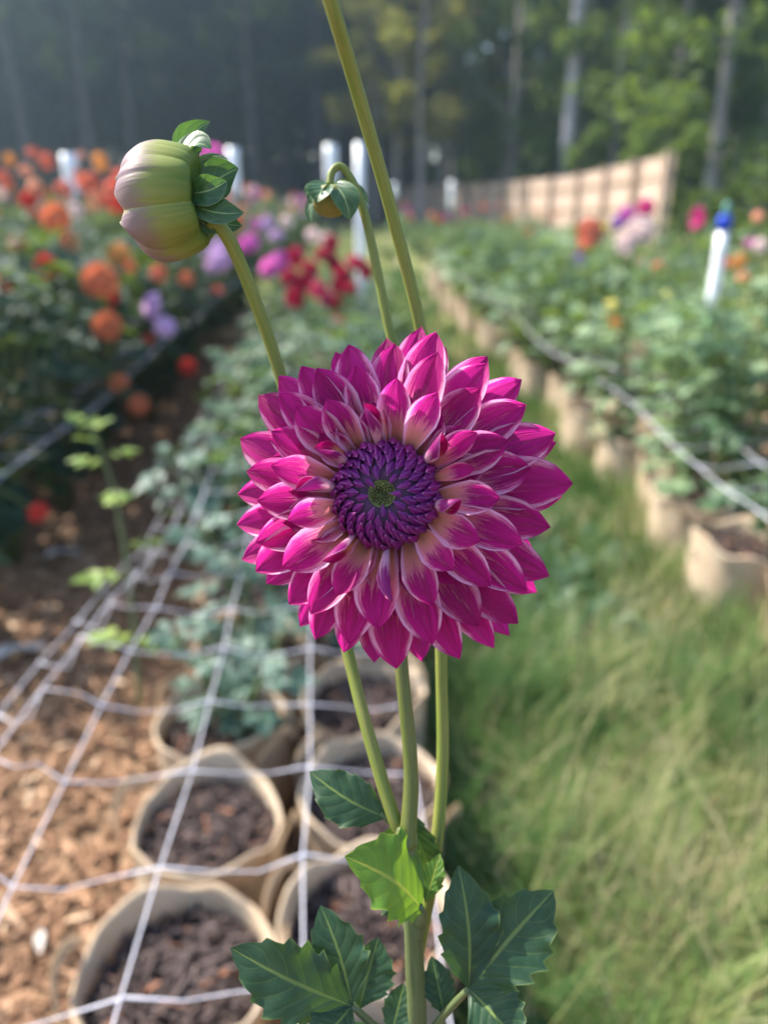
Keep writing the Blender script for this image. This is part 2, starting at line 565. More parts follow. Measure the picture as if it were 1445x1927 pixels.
MAT['string'] = m_plain('white netting', (0.72, 0.71, 0.78), 0.5, 0.06, 60, 0.1, 0.0005, 0.4, 0.25)
MAT['pvc'] = m_plain('white pipe', (0.78, 0.79, 0.80), 0.4, 0.05, 10, 0.05, 0.001, 0.45)
MAT['steel'] = m_plain('dark steel', (0.035, 0.045, 0.04), 0.6, 0.2, 30)
MAT['bluecap'] = m_plain('blue cap', (0.012, 0.05, 0.42), 0.4, 0.08, 20)
MAT['greenpole'] = m_plain('green stake', (0.06, 0.16, 0.06), 0.5, 0.1, 20)
MAT['tealcap'] = m_plain('teal tip', (0.10, 0.26, 0.22), 0.5, 0.08, 20)
MAT['plank'] = m_plain('fence plank', (0.42, 0.315, 0.25), 0.85, 0.12, 3.0, 0.3, 0.004, 0.15)
MAT['rail'] = m_plain('fence rail', (0.36, 0.265, 0.195), 0.85, 0.15, 3.0, 0.3, 0.004, 0.15)
MAT['bark'] = m_bark('grey bark', (0.16, 0.14, 0.13), (0.34, 0.315, 0.30))
MAT['bark_pale'] = m_bark('pale bark', (0.24, 0.22, 0.22), (0.44, 0.42, 0.43))
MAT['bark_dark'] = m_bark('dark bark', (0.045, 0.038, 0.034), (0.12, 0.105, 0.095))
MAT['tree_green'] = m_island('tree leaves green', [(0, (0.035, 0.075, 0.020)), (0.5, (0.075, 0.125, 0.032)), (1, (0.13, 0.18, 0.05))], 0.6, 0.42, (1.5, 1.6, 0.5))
MAT['tree_yellow'] = m_island('tree leaves sunlit yellow', [(0, (0.085, 0.095, 0.020)), (0.5, (0.17, 0.155, 0.03)), (1, (0.27, 0.21, 0.045))], 0.6, 0.4, (1.4, 1.3, 0.5))  # the yellow of sun on foliage is painted into the leaf colour
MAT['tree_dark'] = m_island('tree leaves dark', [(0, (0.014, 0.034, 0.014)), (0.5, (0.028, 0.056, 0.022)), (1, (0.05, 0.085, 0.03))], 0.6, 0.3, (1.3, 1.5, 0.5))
MAT['twig'] = m_plain('dry twigs', (0.20, 0.145, 0.11), 0.9, 0.2, 5)

# ------------------------------------------------------------------ ground
xs = np.concatenate([np.linspace(-160, -12, 12), np.linspace(-10, 10, 60), np.linspace(12, 160, 12)])
ys = np.concatenate([np.linspace(-60, -2, 8), np.linspace(-1.5, 12, 60), np.linspace(13, 48, 20), np.linspace(52, 260, 20)])
GX, GY = np.meshgrid(xs, ys)
GZ = np.vectorize(terrain)(GX, GY)
GZ = GZ + np.where(GY < 12, 0.006 * np.sin(GX * 7) * np.cos(GY * 6), 0.05 * np.sin(GX * 0.4) * np.cos(GY * 0.3))
gV = np.stack([GX, GY, GZ], -1).reshape(-1, 3)
gF = np.array(grid_faces(len(ys), len(xs)))
ground = obj('ground', fast_mesh('ground', gV, gF, MAT['earth'], smooth=True))
ground['kind'] = 'structure'


# ------------------------------------------------------------------ wood chips on the path
def chips(name, n, x0, x1, y0, y1, smin, smax, mat, z=0.004, pile=0.018, dens=None):
    c = np.empty((n, 3))
    c[:, 0] = RNG.uniform(x0, x1, n); c[:, 1] = y0 + (y1 - y0) * RNG.uniform(0, 1, n) ** 1.6
    c[:, 2] = z + RNG.uniform(0, pile, n)
    L = RNG.uniform(smin, smax, n)
    s = np.stack([L, L * RNG.uniform(.16, .4, n), L * RNG.uniform(.06, .18, n)], 1)
    R = rot_np(RNG.uniform(0, 6.3, n), RNG.normal(0, .25, n), RNG.normal(0, .4, n))
    V, Fq = boxes_np(c, s, R)
    return obj(name, fast_mesh(name, V, Fq, mat, np.repeat(np.clip(RNG.normal(.5, .24, n), 0, 1), 8)))


wc = chips('wood_chips', 36000, -1.7, 0.25, 0.45, 7.0, 0.010, 0.052, MAT['chips'])
tag(wc, 'orange brown wood chips spread over the path beside the grow bags', 'wood chips', kind='stuff')


# ------------------------------------------------------------------ grass
def blades(n, xf, y0, y1, hmin, hmax, w, ypow=1.0, straw=0.0, per=26, tr=.045):
    """grass in tufts: the blades of one tuft share height, colour and a common lean"""
    nt = max(1, n // per)
    ty = y0 + (y1 - y0) * RNG.uniform(0, 1, nt) ** ypow
    tx = xf(ty, RNG.uniform(0, 1, nt))
    th = RNG.uniform(hmin, hmax, nt) * RNG.uniform(.45, 1.15, nt)
    taz = RNG.uniform(0, 2 * np.pi, nt); tl = RNG.uniform(0, .9, nt)
    patch = np.sin(tx * 5.1 + 1.3 * np.sin(ty * 4)) * np.cos(ty * 4.3 + 2 * np.sin(tx * 3)) * .5 + .5
    tt = np.clip(RNG.normal(.28, .20, nt) + straw + .55 * (patch - .5) + .22 * np.clip(tx - .7, -.5, .5) + (RNG.uniform(0, 1, nt) < .16) * .4, 0, 1)
    i = RNG.integers(0, nt, n)
    x = tx[i] + RNG.normal(0, tr, n); y = ty[i] + RNG.normal(0, tr, n)
    h = th[i] * RNG.uniform(.6, 1.15, n)
    az = RNG.uniform(0, 2 * np.pi, n); lean = np.abs(RNG.normal(0.25, .35, n)) + .08
    vx = np.cos(az) * lean + np.cos(taz[i]) * tl[i]; vy = np.sin(az) * lean + np.sin(taz[i]) * tl[i]
    lean = np.clip(np.hypot(vx, vy), .05, 1.5); dx, dy = vx / lean, vy / lean
    ww = w * RNG.uniform(.5, 1.3, n)
    V = np.empty((n, 7, 3))
    base = np.stack([x, y, np.full(n, -.002)], 1)
    sd = np.stack([-dy, dx, np.zeros(n)], 1)
    def pt(t):
        ang = lean * (.35 + .75 * t)
        return base + np.stack([dx * h * t * np.sin(ang), dy * h * t * np.sin(ang), h * t * np.cos(ang)], 1)
    for k, (t, wk) in enumerate([(0, 1), (.38, .9), (.72, .6)]):
        p = pt(t)
        V[:, 2 * k] = p - sd * (ww * wk / 2)[:, None]
        V[:, 2 * k + 1] = p + sd * (ww * wk / 2)[:, None]
    V[:, 6] = pt(1.0)
    V[:, :, 2] = np.maximum(V[:, :, 2], .002)
    idx = (np.arange(n) * 7)[:, None]
    T = np.array([(0, 1, 3), (0, 3, 2), (2, 3, 5), (2, 5, 4), (4, 5, 6)])
    Fq = (T.ravel()[None] + idx).reshape(-1, 3)
    tint = np.clip(tt[i] + RNG.normal(0, .10, n), 0, 1)
    return V.reshape(-1, 3), Fq, np.repeat(tint, 7)


def path_x(y, u):
    lo = 0.17 + 0.03 * np.sin(y * 5); hi = 1.55 - 0.35 * np.clip((y - 1) / 1.2, 0, 1) + .04 * np.sin(y * 7)
    return lo + (hi - lo) * u


def path_far(y, u):
    return 0.17 + u * 1.0 + .05 * np.sin(y * 4)


parts = [blades(21000, path_x, .60, 1.75, .10, .32, .0026, 1.0, .08, 22, .03), blades(24000, path_x, 1.5, 3.6, .07, .22, .0042, 1.2, -.06, 24, .04),
         blades(26000, path_far, 3.4, 13, .05, .15, .008, 1.4, .06), blades(16000, lambda y, u: -3 + 14 * u, 11, 32, .08, .22, .05, 1.3, .15)]
parts.append(blades(9000, lambda y, u: 1.0 + .11 * u + .05 * np.sin(y * 5), 1.75, 6.5, .12, .30, .006, 1.3, .16, 20, .03))
parts.append(blades(1500, path_x, .55, 1.9, .28, .50, .0018, 1.0, .55, 7, .05))
off = 0; gv, gf, gt = [], [], []
for V, Fq, T in parts:
    gv.append(V); gf.append(Fq + off); gt.append(T); off += len(V)
gr = obj('grass', fast_mesh('grass', np.concatenate(gv), np.concatenate(gf), MAT['grass'], np.concatenate(gt)))
tag(gr, 'long tangled green and straw coloured grass along the path', 'grass', kind='stuff')


# ------------------------------------------------------------------ grow bags
def bag_meshes(seed):
    r = random.Random(seed)
    ph = [r.uniform(0, 6.3) for _ in range(6)]
    R, H = 0.130, 0.25
    nseg = 88
    prof = [(0.93, 0.0), (0.99, 0.05), (1.0, 0.12), (1.0, 0.19), (0.995, 0.235), (1.02, 0.247), (1.035, 0.252), (1.03, 0.257), (1.0, 0.258), (0.965, 0.250), (0.945, 0.225), (0.935, 0.17)]
    V, UV = [], []
    for j, (k, z) in enumerate(prof):
        top = z / H
        for i in range(nseg):
            a = 2 * math.pi * i / nseg
            w = 1 + top * (.055 * math.sin(2 * a + ph[0]) + .022 * math.sin(3 * a + ph[1])) + .008 * math.sin(7 * a + ph[2] + z * 26) + .006 * math.sin(13 * a + ph[3] - z * 25)
            zz = z + top * (.014 * math.sin(2 * a + ph[4]) + .005 * math.sin(3 * a + ph[5]) + .006 * math.sin(5 * a + ph[2]) + .004 * math.sin(8 * a + ph[3])) * (1 if z > .1 else .3)
            V.append((R * k * w * math.cos(a), R * k * w * math.sin(a), zz)); UV.append((i / nseg, z))
    wall = make_mesh('bag_wall', V, grid_faces(len(prof), nseg, True), MAT['fabric'], UV)
    # soil
    V = [(0, 0, .205)]; fs = []
    for ring, rr in enumerate((.05, .09, .1235)):
        for i in range(24):
            a = 2 * math.pi * i / 24
            w = 1 + .05 * math.sin(2 * a + ph[0]) + .02 * math.sin(3 * a + ph[1])
            V.append((rr * w * math.cos(a), rr * w * math.sin(a), .203 + r.uniform(-.006, .006) - .004 * ring))
    for i in range(24):
        fs.append((0, 1 + i, 1 + (i + 1) % 24))
        for ring in range(2):
            a = 1 + ring * 24 + i; b = 1 + ring * 24 + (i + 1) % 24
            fs.append((a, a + 24, b + 24, b))
    soil = make_mesh('soil', V, fs, MAT['potsoil'])
    n = 900
    ang = RNG.uniform(0, 6.28, n); rad = .118 * np.sqrt(RNG.uniform(0, 1, n))
    c = np.stack([rad * np.cos(ang), rad * np.sin(ang), .2 + RNG.uniform(0, .02, n) + .01 * (1 - rad / .12)], 1)
    L = RNG.uniform(.012, .042, n)
    s = np.stack([L, L * RNG.uniform(.08, .22, n), L * RNG.uniform(.05, .12, n)], 1)
    Vb, Fb = boxes_np(c, s, rot_np(RNG.uniform(0, 6.3, n), RNG.normal(0, .35, n), RNG.normal(0, .5, n)))
    mul = fast_mesh('mulch', Vb, Fb, MAT['mulch'], np.repeat(np.clip(RNG.normal(.45, .25, n), 0, 1), 8))
    return wall, soil, mul


BAGM = [bag_meshes(s) for s in (3, 11, 27, 40)]


def strap_mesh(sag):
    V = []
    pts = catmull([(-.055, .004, .18), (-.058, .010, .235), (-.03, .014 + sag, .272), (.02, .016 + sag, .268), (.056, .010, .232), (.055, .004, .18)], 16)
    for p in pts:
        V += [p + Vector((0, .0, -.011)), p + Vector((0, .004, .011))]
    fs = [(2 * i, 2 * i + 1, 2 * i + 3, 2 * i + 2) for i in range(16)]
    n0 = len(V)
    V += [v + Vector((0, .003, 0)) for v in V]
    fs += [(n0 + b, n0 + a, n0 + d, n0 + c) for (a, b, c, d) in fs]
    return make_mesh('handle', V, fs, MAT['fabric'])


STRAPS = [strap_mesh(0), strap_mesh(.008)]


def grow_bag(x, y, k, label, group, z=0, sc=1.0, detail=True):
    t = thing('grow_bag', label, 'grow bag', (x, y, z), group)
    t.rotation_euler[2] = (k * 2.39) % 6.28
    t.scale = (sc, sc, sc)
    wall, soil, mul = BAGM[k % 4]
    obj('bag_wall', wall, t); s = obj('soil', soil, t)
    if detail:
        m = obj('mulch', mul, s); m['kind'] = 'stuff'
    for q in (0, 1):
        h = obj('handle', STRAPS[(k + q) % 2], t)
        a = q * math.pi + .4 * (k % 3)
        h.location = (.133 * math.cos(a), .133 * math.sin(a), 0.0)
        h.rotation_euler[2] = a - math.pi / 2
    return t


ORD = ['first', 'second', 'third', 'fourth', 'fifth', 'sixth', 'seventh', 'eighth', 'ninth', 'tenth', 'eleventh', 'twelfth', 'thirteenth', 'fourteenth', 'fifteenth', 'sixteenth', 'seventeenth', 'eighteenth', 'nineteenth', 'twentieth', 'last', 'last', 'last']
def bag_label(q, line, planted):
    return '%s tan grow bag along the %s, %s' % (ORD[min(q, 22)].capitalize() if False else ORD[min(q, 22)], line, 'with leafy plants' if planted else 'bare dark mulch')


CENTRE_L = 'tan fabric grow bag of dark mulch under the white netting'
k = 0
for q, y in enumerate(np.arange(0.76, 6.2, 0.275)):
    grow_bag(-0.26 + .012 * math.sin(y * 9), float(y), k, bag_label(q, 'wood-chip side of the netted row', y > 1.2), 'grow bags in the netted double row'); k += 1
for q, y in enumerate(np.arange(0.295, 6.2, 0.268)):
    if abs(y - .295) < .01:
        grow_bag(0.030, float(y), k, 'tan grow bag holding the tall magenta dahlia plant', None)
    else:
        grow_bag(0.020 + .012 * math.sin(y * 7), float(y), k, bag_label(q, 'grass side of the netted row', y > 1.5), 'grow bags in the netted double row')
    k += 1
RIGHT_L = 'tan fabric grow bag along the far side of the grass path'
for q, y in enumerate(np.arange(1.70, 11, 0.36)):
    grow_bag(1.22 + .06 * math.sin(y * 5), float(y), k, bag_label(q, 'far edge of the grass path', y > 2) if q < 20 else RIGHT_L, 'grow bags along the grass path', sc=1.12); k += 1
for y in np.arange(1.86, 8, 0.37):
    grow_bag(1.56 + .05 * math.sin(y * 4), float(y), k, 'tan grow bag of the second line back from the grass path', 'grow bags of the second line', sc=1.12, detail=y < 4); k += 1


# ------------------------------------------------------------------ trellis netting
def netting(label, xsl, ys, zf, wid, seed, ends):
    r = random.Random(seed)
    t = thing('trellis_netting', label, 'netting', (0, 0, 0))
    def pt(x, y):
        return Vector((x + .010 * math.sin(y * 3.1 + x * 9 + seed), y + .012 * math.sin(x * 8 + seed * 2), zf(x, y)))
    for x in xsl:
        pts = [pt(x, y) + Vector((r.uniform(-.004, .004), 0, r.uniform(-.006, .006))) for y in ys]
        V, fs, UV = tube_data(pts, [wid] * len(pts), 6)
        obj('string', make_mesh('string', V, fs, MAT['string'], UV), t)
    for y in ys:
        pts = []
        for a, b in zip(xsl[:-1], xsl[1:]):
            for q in (0, .33, .66):
                x = a + (b - a) * q
                pts.append(pt(x, y) + Vector((0, r.uniform(-.008, .008), -.012 * math.sin(q * 3.14) + r.uniform(-.004, .004))))
        pts.append(pt(xsl[-1], y))
        V, fs, UV = tube_data(pts, [wid * (1.7 if q % 3 == 0 else .8) for q in range(len(pts))], 5)
        obj('string', make_mesh('string', V, fs, MAT['string'], UV), t)
    for (x, y) in ends:      # thin cords that tie the net down to the stakes at its corners
        V, fs, UV = tube_data([pt(x, y), Vector((x, y, 0.0))], [wid * 1.6, wid * 1.6], 6)
        obj('support_stake', make_mesh('support_stake', V, fs, MAT['greenpole'], UV), t)
    return t


netting('white square-mesh trellis netting stretched over the double row of grow bags', [-.55, -.475, -.395, -.24, -.07, .09],
        [.36 + .163 * i for i in range(36)], lambda x, y: .5 + .012 * math.sin(y * 4 + x * 6) - (.05 if x < -.5 else 0) + (.05 * math.sin(y * 2.2) if x < -.4 else 0), .0010, 1,
        [(-.57, 6.1), (.11, 6.1), (-.57, .3), (.11, .3)])
netting('white trellis netting over the plants beyond the grass path', [1.02, 1.19, 1.36, 1.53, 1.70], [1.4 + .17 * i for i in range(48)],
        lambda x, y: .52 + .015 * math.sin(y * 3 + x * 5), .0016, 2, [(1.0, 1.38), (1.72, 1.38), (1.0, 9.5), (1.72, 9.5)])
netting('white trellis netting at the foot of the dense orange dahlia row', [-1.62, -1.45, -1.28, -1.12, -.97], [1.75 + .17 * i for i in range(40)],
        lambda x, y: .50 + .02 * math.sin(y * 3 + x * 5), .0016, 3, [(-.95, 1.73), (-1.64, 1.73), (-.95, 8.5), (-1.64, 8.5)])


# ------------------------------------------------------------------ background dahlia plants
def leaflet_shape(nv, width, droop, fold):
    """returns verts for a unit leaflet along +Y, 3 across"""
    V = []
    for j in range(nv + 1):
        v = j / nv
        w = width * (math.sin(math.pi * v ** .75) ** .8) if 0 < v < 1 else 0.004
        z = -droop * v * v
        for u in (-1, 0, 1):
            V.append((u * w, v, z + abs(u) * w * fold))
    return V


def compound_leaf(seed):
    r = random.Random(seed)
    V, fs = [], []
    def add(origin, ang, ln, tilt):
        base = len(V)
        c, s = math.cos(ang), math.sin(ang)
        for (x, y, z) in leaflet_shape(4, .30 + r.uniform(-.04, .05), r.uniform(.05, .3), r.uniform(.15, .45)):
            x *= ln; y *= ln; z *= ln
            z += tilt * x
            V.append((origin[0] + c * x + s * y, origin[1] - s * x + c * y, origin[2] + z))
        for j in range(4):
            for i in range(2):
                a = base + j * 3 + i
                fs.append((a, a + 1, a + 4, a + 3))
    z1 = -.03
    add((0, .52, z1 * 2), r.uniform(-.15, .15), .50, r.uniform(-.3, .3))
    for sg in (-1, 1):
        add((0, .50, z1), sg * r.uniform(.8, 1.1), .40, sg * r.uniform(.1, .4))
        add((0, .25, 0), sg * r.uniform(.9, 1.25), .30, sg * r.uniform(.1, .4))
    b = len(V)
    V.extend([(-.012, 0, 0), (.012, 0, 0), (.01, .53, z1 * 2), (-.01, .53, z1 * 2)])
    fs.append((b, b + 1, b + 2, b + 3))
    return np.array(V), np.array(fs)


CLEAF = [compound_leaf(s) for s in range(6)]
LEAFME = {}
for gname in GREENS:
    LEAFME[gname] = [fast_mesh('leaf', V, Fq, MAT['fol_' + gname], smooth=True) for V, Fq in CLEAF]


def bush_layout(r, h, spread, nst, nleaf, lsize):
    """stems (list of point lists) and leaf matrices in local space"""
    stems, mats = [], []
    for s in range(nst):
        a = 2 * math.pi * s / nst + r.uniform(-.4, .4)
        sp = spread * r.uniform(.5, 1.0)
        hh = h * r.uniform(.78, 1.0)
        p = [Vector((0.02 * math.cos(a), 0.02 * math.sin(a), 0)), Vector((sp * .45 * math.cos(a), sp * .45 * math.sin(a), hh * .45)), Vector((sp * .85 * math.cos(a), sp * .85 * math.sin(a), hh * .8)), Vector((sp * math.cos(a), sp * math.sin(a), hh))]
        stems.append(p)
    per = max(1, nleaf // nst)
    for s, p in enumerate(stems):
        path = catmull(p, 24)
        for q in range(per):
            f = 0.12 + .88 * ((q + r.random()) / per)
            c = path[min(24, int(f * 24))]
            az = q * 2.4 + r.uniform(-.5, .5) + s
            el = r.uniform(-.35, .5)
            ln = lsize * r.uniform(.65, 1.15) * (1 - .35 * max(0, f - .6))
            M = Matrix.Translation(c) @ Matrix.Rotation(az, 4, 'Z') @ Matrix.Rotation(el, 4, 'X') @ Matrix.Rotation(r.uniform(-.5, .5), 4, 'Y') @ Matrix.Scale(ln, 4)
            mats.append(M)
    return stems, mats


BUSHES = []
HAS = {}
PLAIN = {}


def bush(x, y, z, h, spread, green, label, group, seed, nst=5, nleaf=60, lsize=.15, detail=False, name='dahlia_plant'):
    r = random.Random(seed)
    t = thing(name, label, 'plant', (x, y, z), group)
    stems, mats = bush_layout(r, h, spread, nst, nleaf, lsize)
    for p in stems:
        V, fs, UV = tube_data(p, [.007, .004], 6, 6)
        obj('stem', make_mesh('stem', V, fs, MAT['stem_bg'], UV), t)
    if detail:
        for M in mats:
            o = obj('leaf', r.choice(LEAFME[green]), t)
            o.matrix_local = M
    else:
        vv, ff, off = [], [], 0
        for M in mats:
            V, Fq = CLEAF[r.randrange(6)]
            A = np.array(M)
            vv.append(V @ A[:3, :3].T + A[:3, 3]); ff.append(Fq + off); off += len(V)
        o = obj('foliage', fast_mesh('foliage', np.concatenate(vv), np.concatenate(ff), MAT['fol_' + green], smooth=True), t)
        o['kind'] = 'stuff'
    BUSHES.append((t, [p[-1] for p in stems], h))
    if not detail: PLAIN.setdefault(group, []).append(BUSHES[-1])
    return t


def copy_bush(src, x, y, z, sc, rz, label, group):
    t0, tops, h = src
    t = t0.copy(); link(t)
    t.location = (x, y, z); t.rotation_euler = (0, 0, rz); t.scale = (sc, sc, sc)
    tag(t, label, None, group)
    for c in t0.children:
        if c.name.startswith('bloom') or c.name.startswith('flower'): continue
        d = c.copy(); link(d, t)
    BUSHES.append((t, tops, h))
    return t


def bloom_mesh(name, mat, seed, openness=1.0, n=80):
    """a ball / decorative dahlia of radius 1 facing +Z"""
    r = random.Random(seed)
    V, fs = [], []
    for k in range(n):
        f = (k + .5) / n
        az = k * 2.39996
        pol = f ** .62 * 1.95 * openness           # polar angle from the face axis
        d = Vector((math.sin(pol) * math.cos(az), math.sin(pol) * math.sin(az), math.cos(pol)))
        tan = Vector((math.cos(pol) * math.cos(az), math.cos(pol) * math.sin(az), -math.sin(pol)))
        side = Vector((-math.sin(az), math.cos(az), 0))
        ln = .18 + .42 * f ** .6
        wd = .07 + .17 * f ** .6
        c = d * (.30 + .30 * f)
        dr = (d * .75 + tan * (.25 + .6 * f)).normalized()
        nr = dr.cross(side).normalized()
        b = len(V)
        tw = r.uniform(-.2, .2)
        for (v, w, cup) in ((0, .45, .2), (.55, 1.0, .35), (.85, .65, .45), (1.0, .05, .5)):
            p = c + dr * ln * v + tan * (.10 * v * v)
            for u in (-1, 0, 1):
                V.append(p + side * (u * w * wd) - nr * (-abs(u) * wd * cup + tw * u * .05))
        for j in range(3):
            for i in range(2):
                a = b + j * 3 + i
                fs.append((a, a + 1, a + 4, a + 3))
    # green calyx behind
    return make_mesh(name, V, fs, mat)


BLOOMS = {k: [bloom_mesh('bloom', MAT['fl_' + k], s, .8 + .12 * s, 70) for s in (0, 1)] for k in FLOW}


def bloom(p, diam, colour, r, face=None, own=None):
    if own is None:
        own = min(BUSHES, key=lambda b: (Vector((b[0].location.x, b[0].location.y)) - Vector((p.x, p.y))).length)
    t = own[0]
    bpy_inv = (Matrix.Translation(t.location) @ t.rotation_euler.to_matrix().to_4x4() @ Matrix.Diagonal((*t.scale, 1))).inverted()
    f = Vector(face) if face else (EYE - p).normalized() * .8 + Vector((r.uniform(-.7, .7), r.uniform(-.7, .7), r.uniform(-.1, .8)))
    R = f.normalized().to_track_quat('Z', 'Y').to_matrix().to_4x4()
    HAS.setdefault(t.name, []).append(colour)
    o = obj('bloom', BLOOMS[colour][r.randrange(2)], t)
    o.matrix_local = bpy_inv @ Matrix.Translation(p) @ R @ Matrix.Scale(diam / 2 / 1.0, 4)
    lp = bpy_inv @ p
    lb = bpy_inv @ (p - f.normalized() * diam * .2)
    top = min(own[1], key=lambda q: (q - lp).length) * .8
    mid = top.lerp(lb, .55) + Vector((0, 0, .02))
    V, fs, UV = tube_data([top, mid, lb], [.0045, .0035], 6, 6)
    obj('stem', make_mesh('stem', V, fs, MAT['stem_bg'], UV), t)
    return o


rb = random.Random(5)
LEFT_L = 'dahlia bush with orange and red blooms in the dense row beside the wood-chip path'
LEFT_G = 'dahlia bushes of the dense orange row'
k = 0
for row, (x0, dx) in enumerate(((-1.24, .0), (-1.70, .22), (-2.25, .1))):
    for y in np.arange(2.55 + dx, 9.8, .48):
        det = row == 0 and y < 4.2
        x = x0 + rb.uniform(-.08, .08)
        if det or row == 0 and y < 6:
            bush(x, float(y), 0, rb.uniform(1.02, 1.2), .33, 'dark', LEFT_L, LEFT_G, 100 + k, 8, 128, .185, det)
        else:
            copy_bush(rb.choice(PLAIN[LEFT_G]), x, float(y), 0, rb.uniform(.9, 1.1), rb.uniform(0, 6), LEFT_L, LEFT_G)
        k += 1
# the lower leafy plant at the near end of that row
bush(-1.22, 2.02, 0, .80, .22, 'mid', 'leafy dahlia plant with one small red bloom at the near end of the orange row', None, 77, 6, 54, .16, True)
NEAR_LEFT = BUSHES[-1]
left_fl = [(90, 300, 5.2, .11, 'coral'), (190, 302, 5.0, .11, 'gold'), (122, 352, 4.2, .10, 'coral'), (105, 408, 3.0, .115, 'orange'), (52, 374, 3.6, .08, 'red'), (208, 348, 4.6, .09, 'coral'),
           (222, 472, 3.2, .10, 'gold'), (90, 500, 2.95, .10, 'red'), (187, 524, 2.75, .125, 'orange'), (200, 612, 2.85, .105, 'orange'), (284, 575, 3.2, .11, 'lilac'), (310, 612, 3.2, .09, 'lilac'),
           (222, 718, 3.0, .075, 'orange'), (263, 760, 3.0, .085, 'orange'), (8, 335, 4.0, .09, 'coral'), (2, 540, 2.7, .09, 'red'), (298, 512, 3.7, .08, 'coral'), (352, 522, 4.1, .08, 'orange'),
           (352, 690, 3.8, .09, 'red'), (182, 372, 4.6, .10, 'peach'), (230, 380, 4.4, .11, 'red'), (225, 330, 5.2, .09, 'coral'), (50, 320, 4.6, .09, 'peach'), (150, 330, 5.0, .08, 'orange'),
           (265, 420, 4.2, .10, 'orange'), (30, 455, 3.2, .07, 'peach'), (130, 455, 3.6, .08, 'orange'), (245, 500, 3.6, .08, 'coral'), (215, 560, 3.2, .07, 'red'), (300, 450, 4.8, .08, 'red'),
           (330, 480, 5.0, .08, 'coral'), (410, 545, 4.6, .08, 'coral'), (275, 640, 3.6, .06, 'red'), (20, 300, 5.6, .09, 'gold'), (60, 285, 6.0, .09, 'coral'), (150, 292, 6.4, .08, 'peach')]
for (px, py, t, d, c) in left_fl:
    bloom(at(px, py, t), d, c, rb)
for b in [q for q in BUSHES if q[0].get('group') == LEFT_G and q[0].location.y > 4.4]:
    for q in range(rb.choice((1, 2, 3, 3))):
        L0 = b[0].location
        bloom(Vector((L0.x + rb.uniform(-.3, .3), L0.y + rb.uniform(-.3, .2), rb.uniform(1.0, 1.36))), rb.uniform(.07, .11), rb.choice(('coral', 'orange', 'peach', 'red', 'gold', 'coral', 'peach', 'pale')), rb, own=b)
bloom(at(70, 962, 2.25), .06, 'red', rb, own=NEAR_LEFT)

# field beyond: more rows far behind, mixed colours
FAR_L = 'far dahlia bush with mixed pastel blooms in the rows before the woods'
src = PLAIN[LEFT_G]
for row, x0 in enumerate((-1.2, -2.4, -3.8, -5.4, -7.2, -9.2, -11.5)):
    for y in np.arange(10.6 + .3 * row, 27, 1.05 + .05 * row):
        x = x0 + rb.uniform(-.3, .3)
        z = terrain(x, float(y))
        copy_bush(rb.choice(src), x, float(y), z, rb.uniform(.85, 1.12), rb.uniform(0, 6), FAR_L, 'far dahlia bushes before the woods')
        b = BUSHES[-1]
        for q in range(rb.choice((1, 2, 2, 3))):
            p = Vector((x + rb.uniform(-.35, .35), float(y) - .25 + rb.uniform(-.2, .2), z + rb.uniform(.85, 1.28)))
            bloom(p, rb.uniform(.09, .15), rb.choice(('peach', 'coral', 'pale', 'lilac', 'pink', 'peach', 'orange', 'pale')), rb, own=b)

# middle double row: bushes that begin some way along, red, pink and lilac blooms
MID_L = 'dahlia bush with crimson and pink blooms further along the netted row'
MID_G = 'dahlia bushes of the netted row'
k = 0
MIDB = []
for y in np.arange(2.15, 8.2, .40):
    for x0 in (-.36, .02):
        if x0 > 0 and y < 2.6: continue
        h = np.interp(y, [2.1, 3.2, 4.5, 8], [.44, .56, .60, .74]) * (rb.uniform(.78, 1.4) if y < 3.6 else rb.uniform(.9, 1.08))
        if y < 5.4:
            bush(x0 + rb.uniform(-.03, .03), float(y), .2, float(h) - .15, .18 if y < 3 else .24, 'mid' if k % 3 else 'teal', MID_L if y > 4.2 else 'green leafy dahlia plant not yet in bloom in the netted row', MID_G if y > 4.2 else 'green dahlia plants of the netted row', 300 + k, 6, 60, .14, y < 3.4)
            MIDB.append(BUSHES[-1])
        else:
            copy_bush(rb.choice(PLAIN[MID_G]), x0 + rb.uniform(-.04, .04), float(y), .12, rb.uniform(1.0, 1.15), rb.uniform(0, 6), MID_L, MID_G)
        k += 1
mid_fl = [(545, 520, 5.0, .10, 'crimson'), (585, 505, 5.2, .11, 'crimson'), (610, 475, 5.4, .11, 'crimson'), (555, 560, 4.8, .10, 'crimson'), (600, 545, 4.9, .10, 'red'), (645, 515, 5.2, .10, 'crimson'),
          (690, 510, 5.3, .09, 'crimson'), (660, 540, 5.1, .09, 'crimson'), (612, 560, 4.8, .08, 'rose'), (635, 610, 4.4, .075, 'rose'), (505, 500, 5.2, .13, 'pink'), (470, 455, 6.2, .12, 'pink'),
          (415, 490, 5.0, .12, 'lilac'), (395, 475, 5.4, .10, 'lilac'), (520, 440, 7.0, .12, 'lilac'), (590, 440, 7.4, .12, 'pale'), (560, 475, 6.4, .10, 'rose'), (480, 420, 8.0, .12, 'pink'),
          (540, 415, 8.5, .12, 'pale'), (445, 410, 8.5, .11, 'peach'), (630, 495, 5.4, .09, 'crimson'), (575, 530, 5.0, .09, 'crimson'), (400, 285, 5.4, .15, 'pink'), (665, 490, 5.6, .08, 'rose')]
mid_fl += [(px + rb.uniform(-30, 30), py + rb.uniform(-22, 26), t + rb.uniform(-.2, .3), d * .9, c) for (px, py, t, d, c) in mid_fl[:16]]
for (px, py, t, d, c) in mid_fl:
    bloom(at(px, py, t - .35), d * 1.15, c, rb)

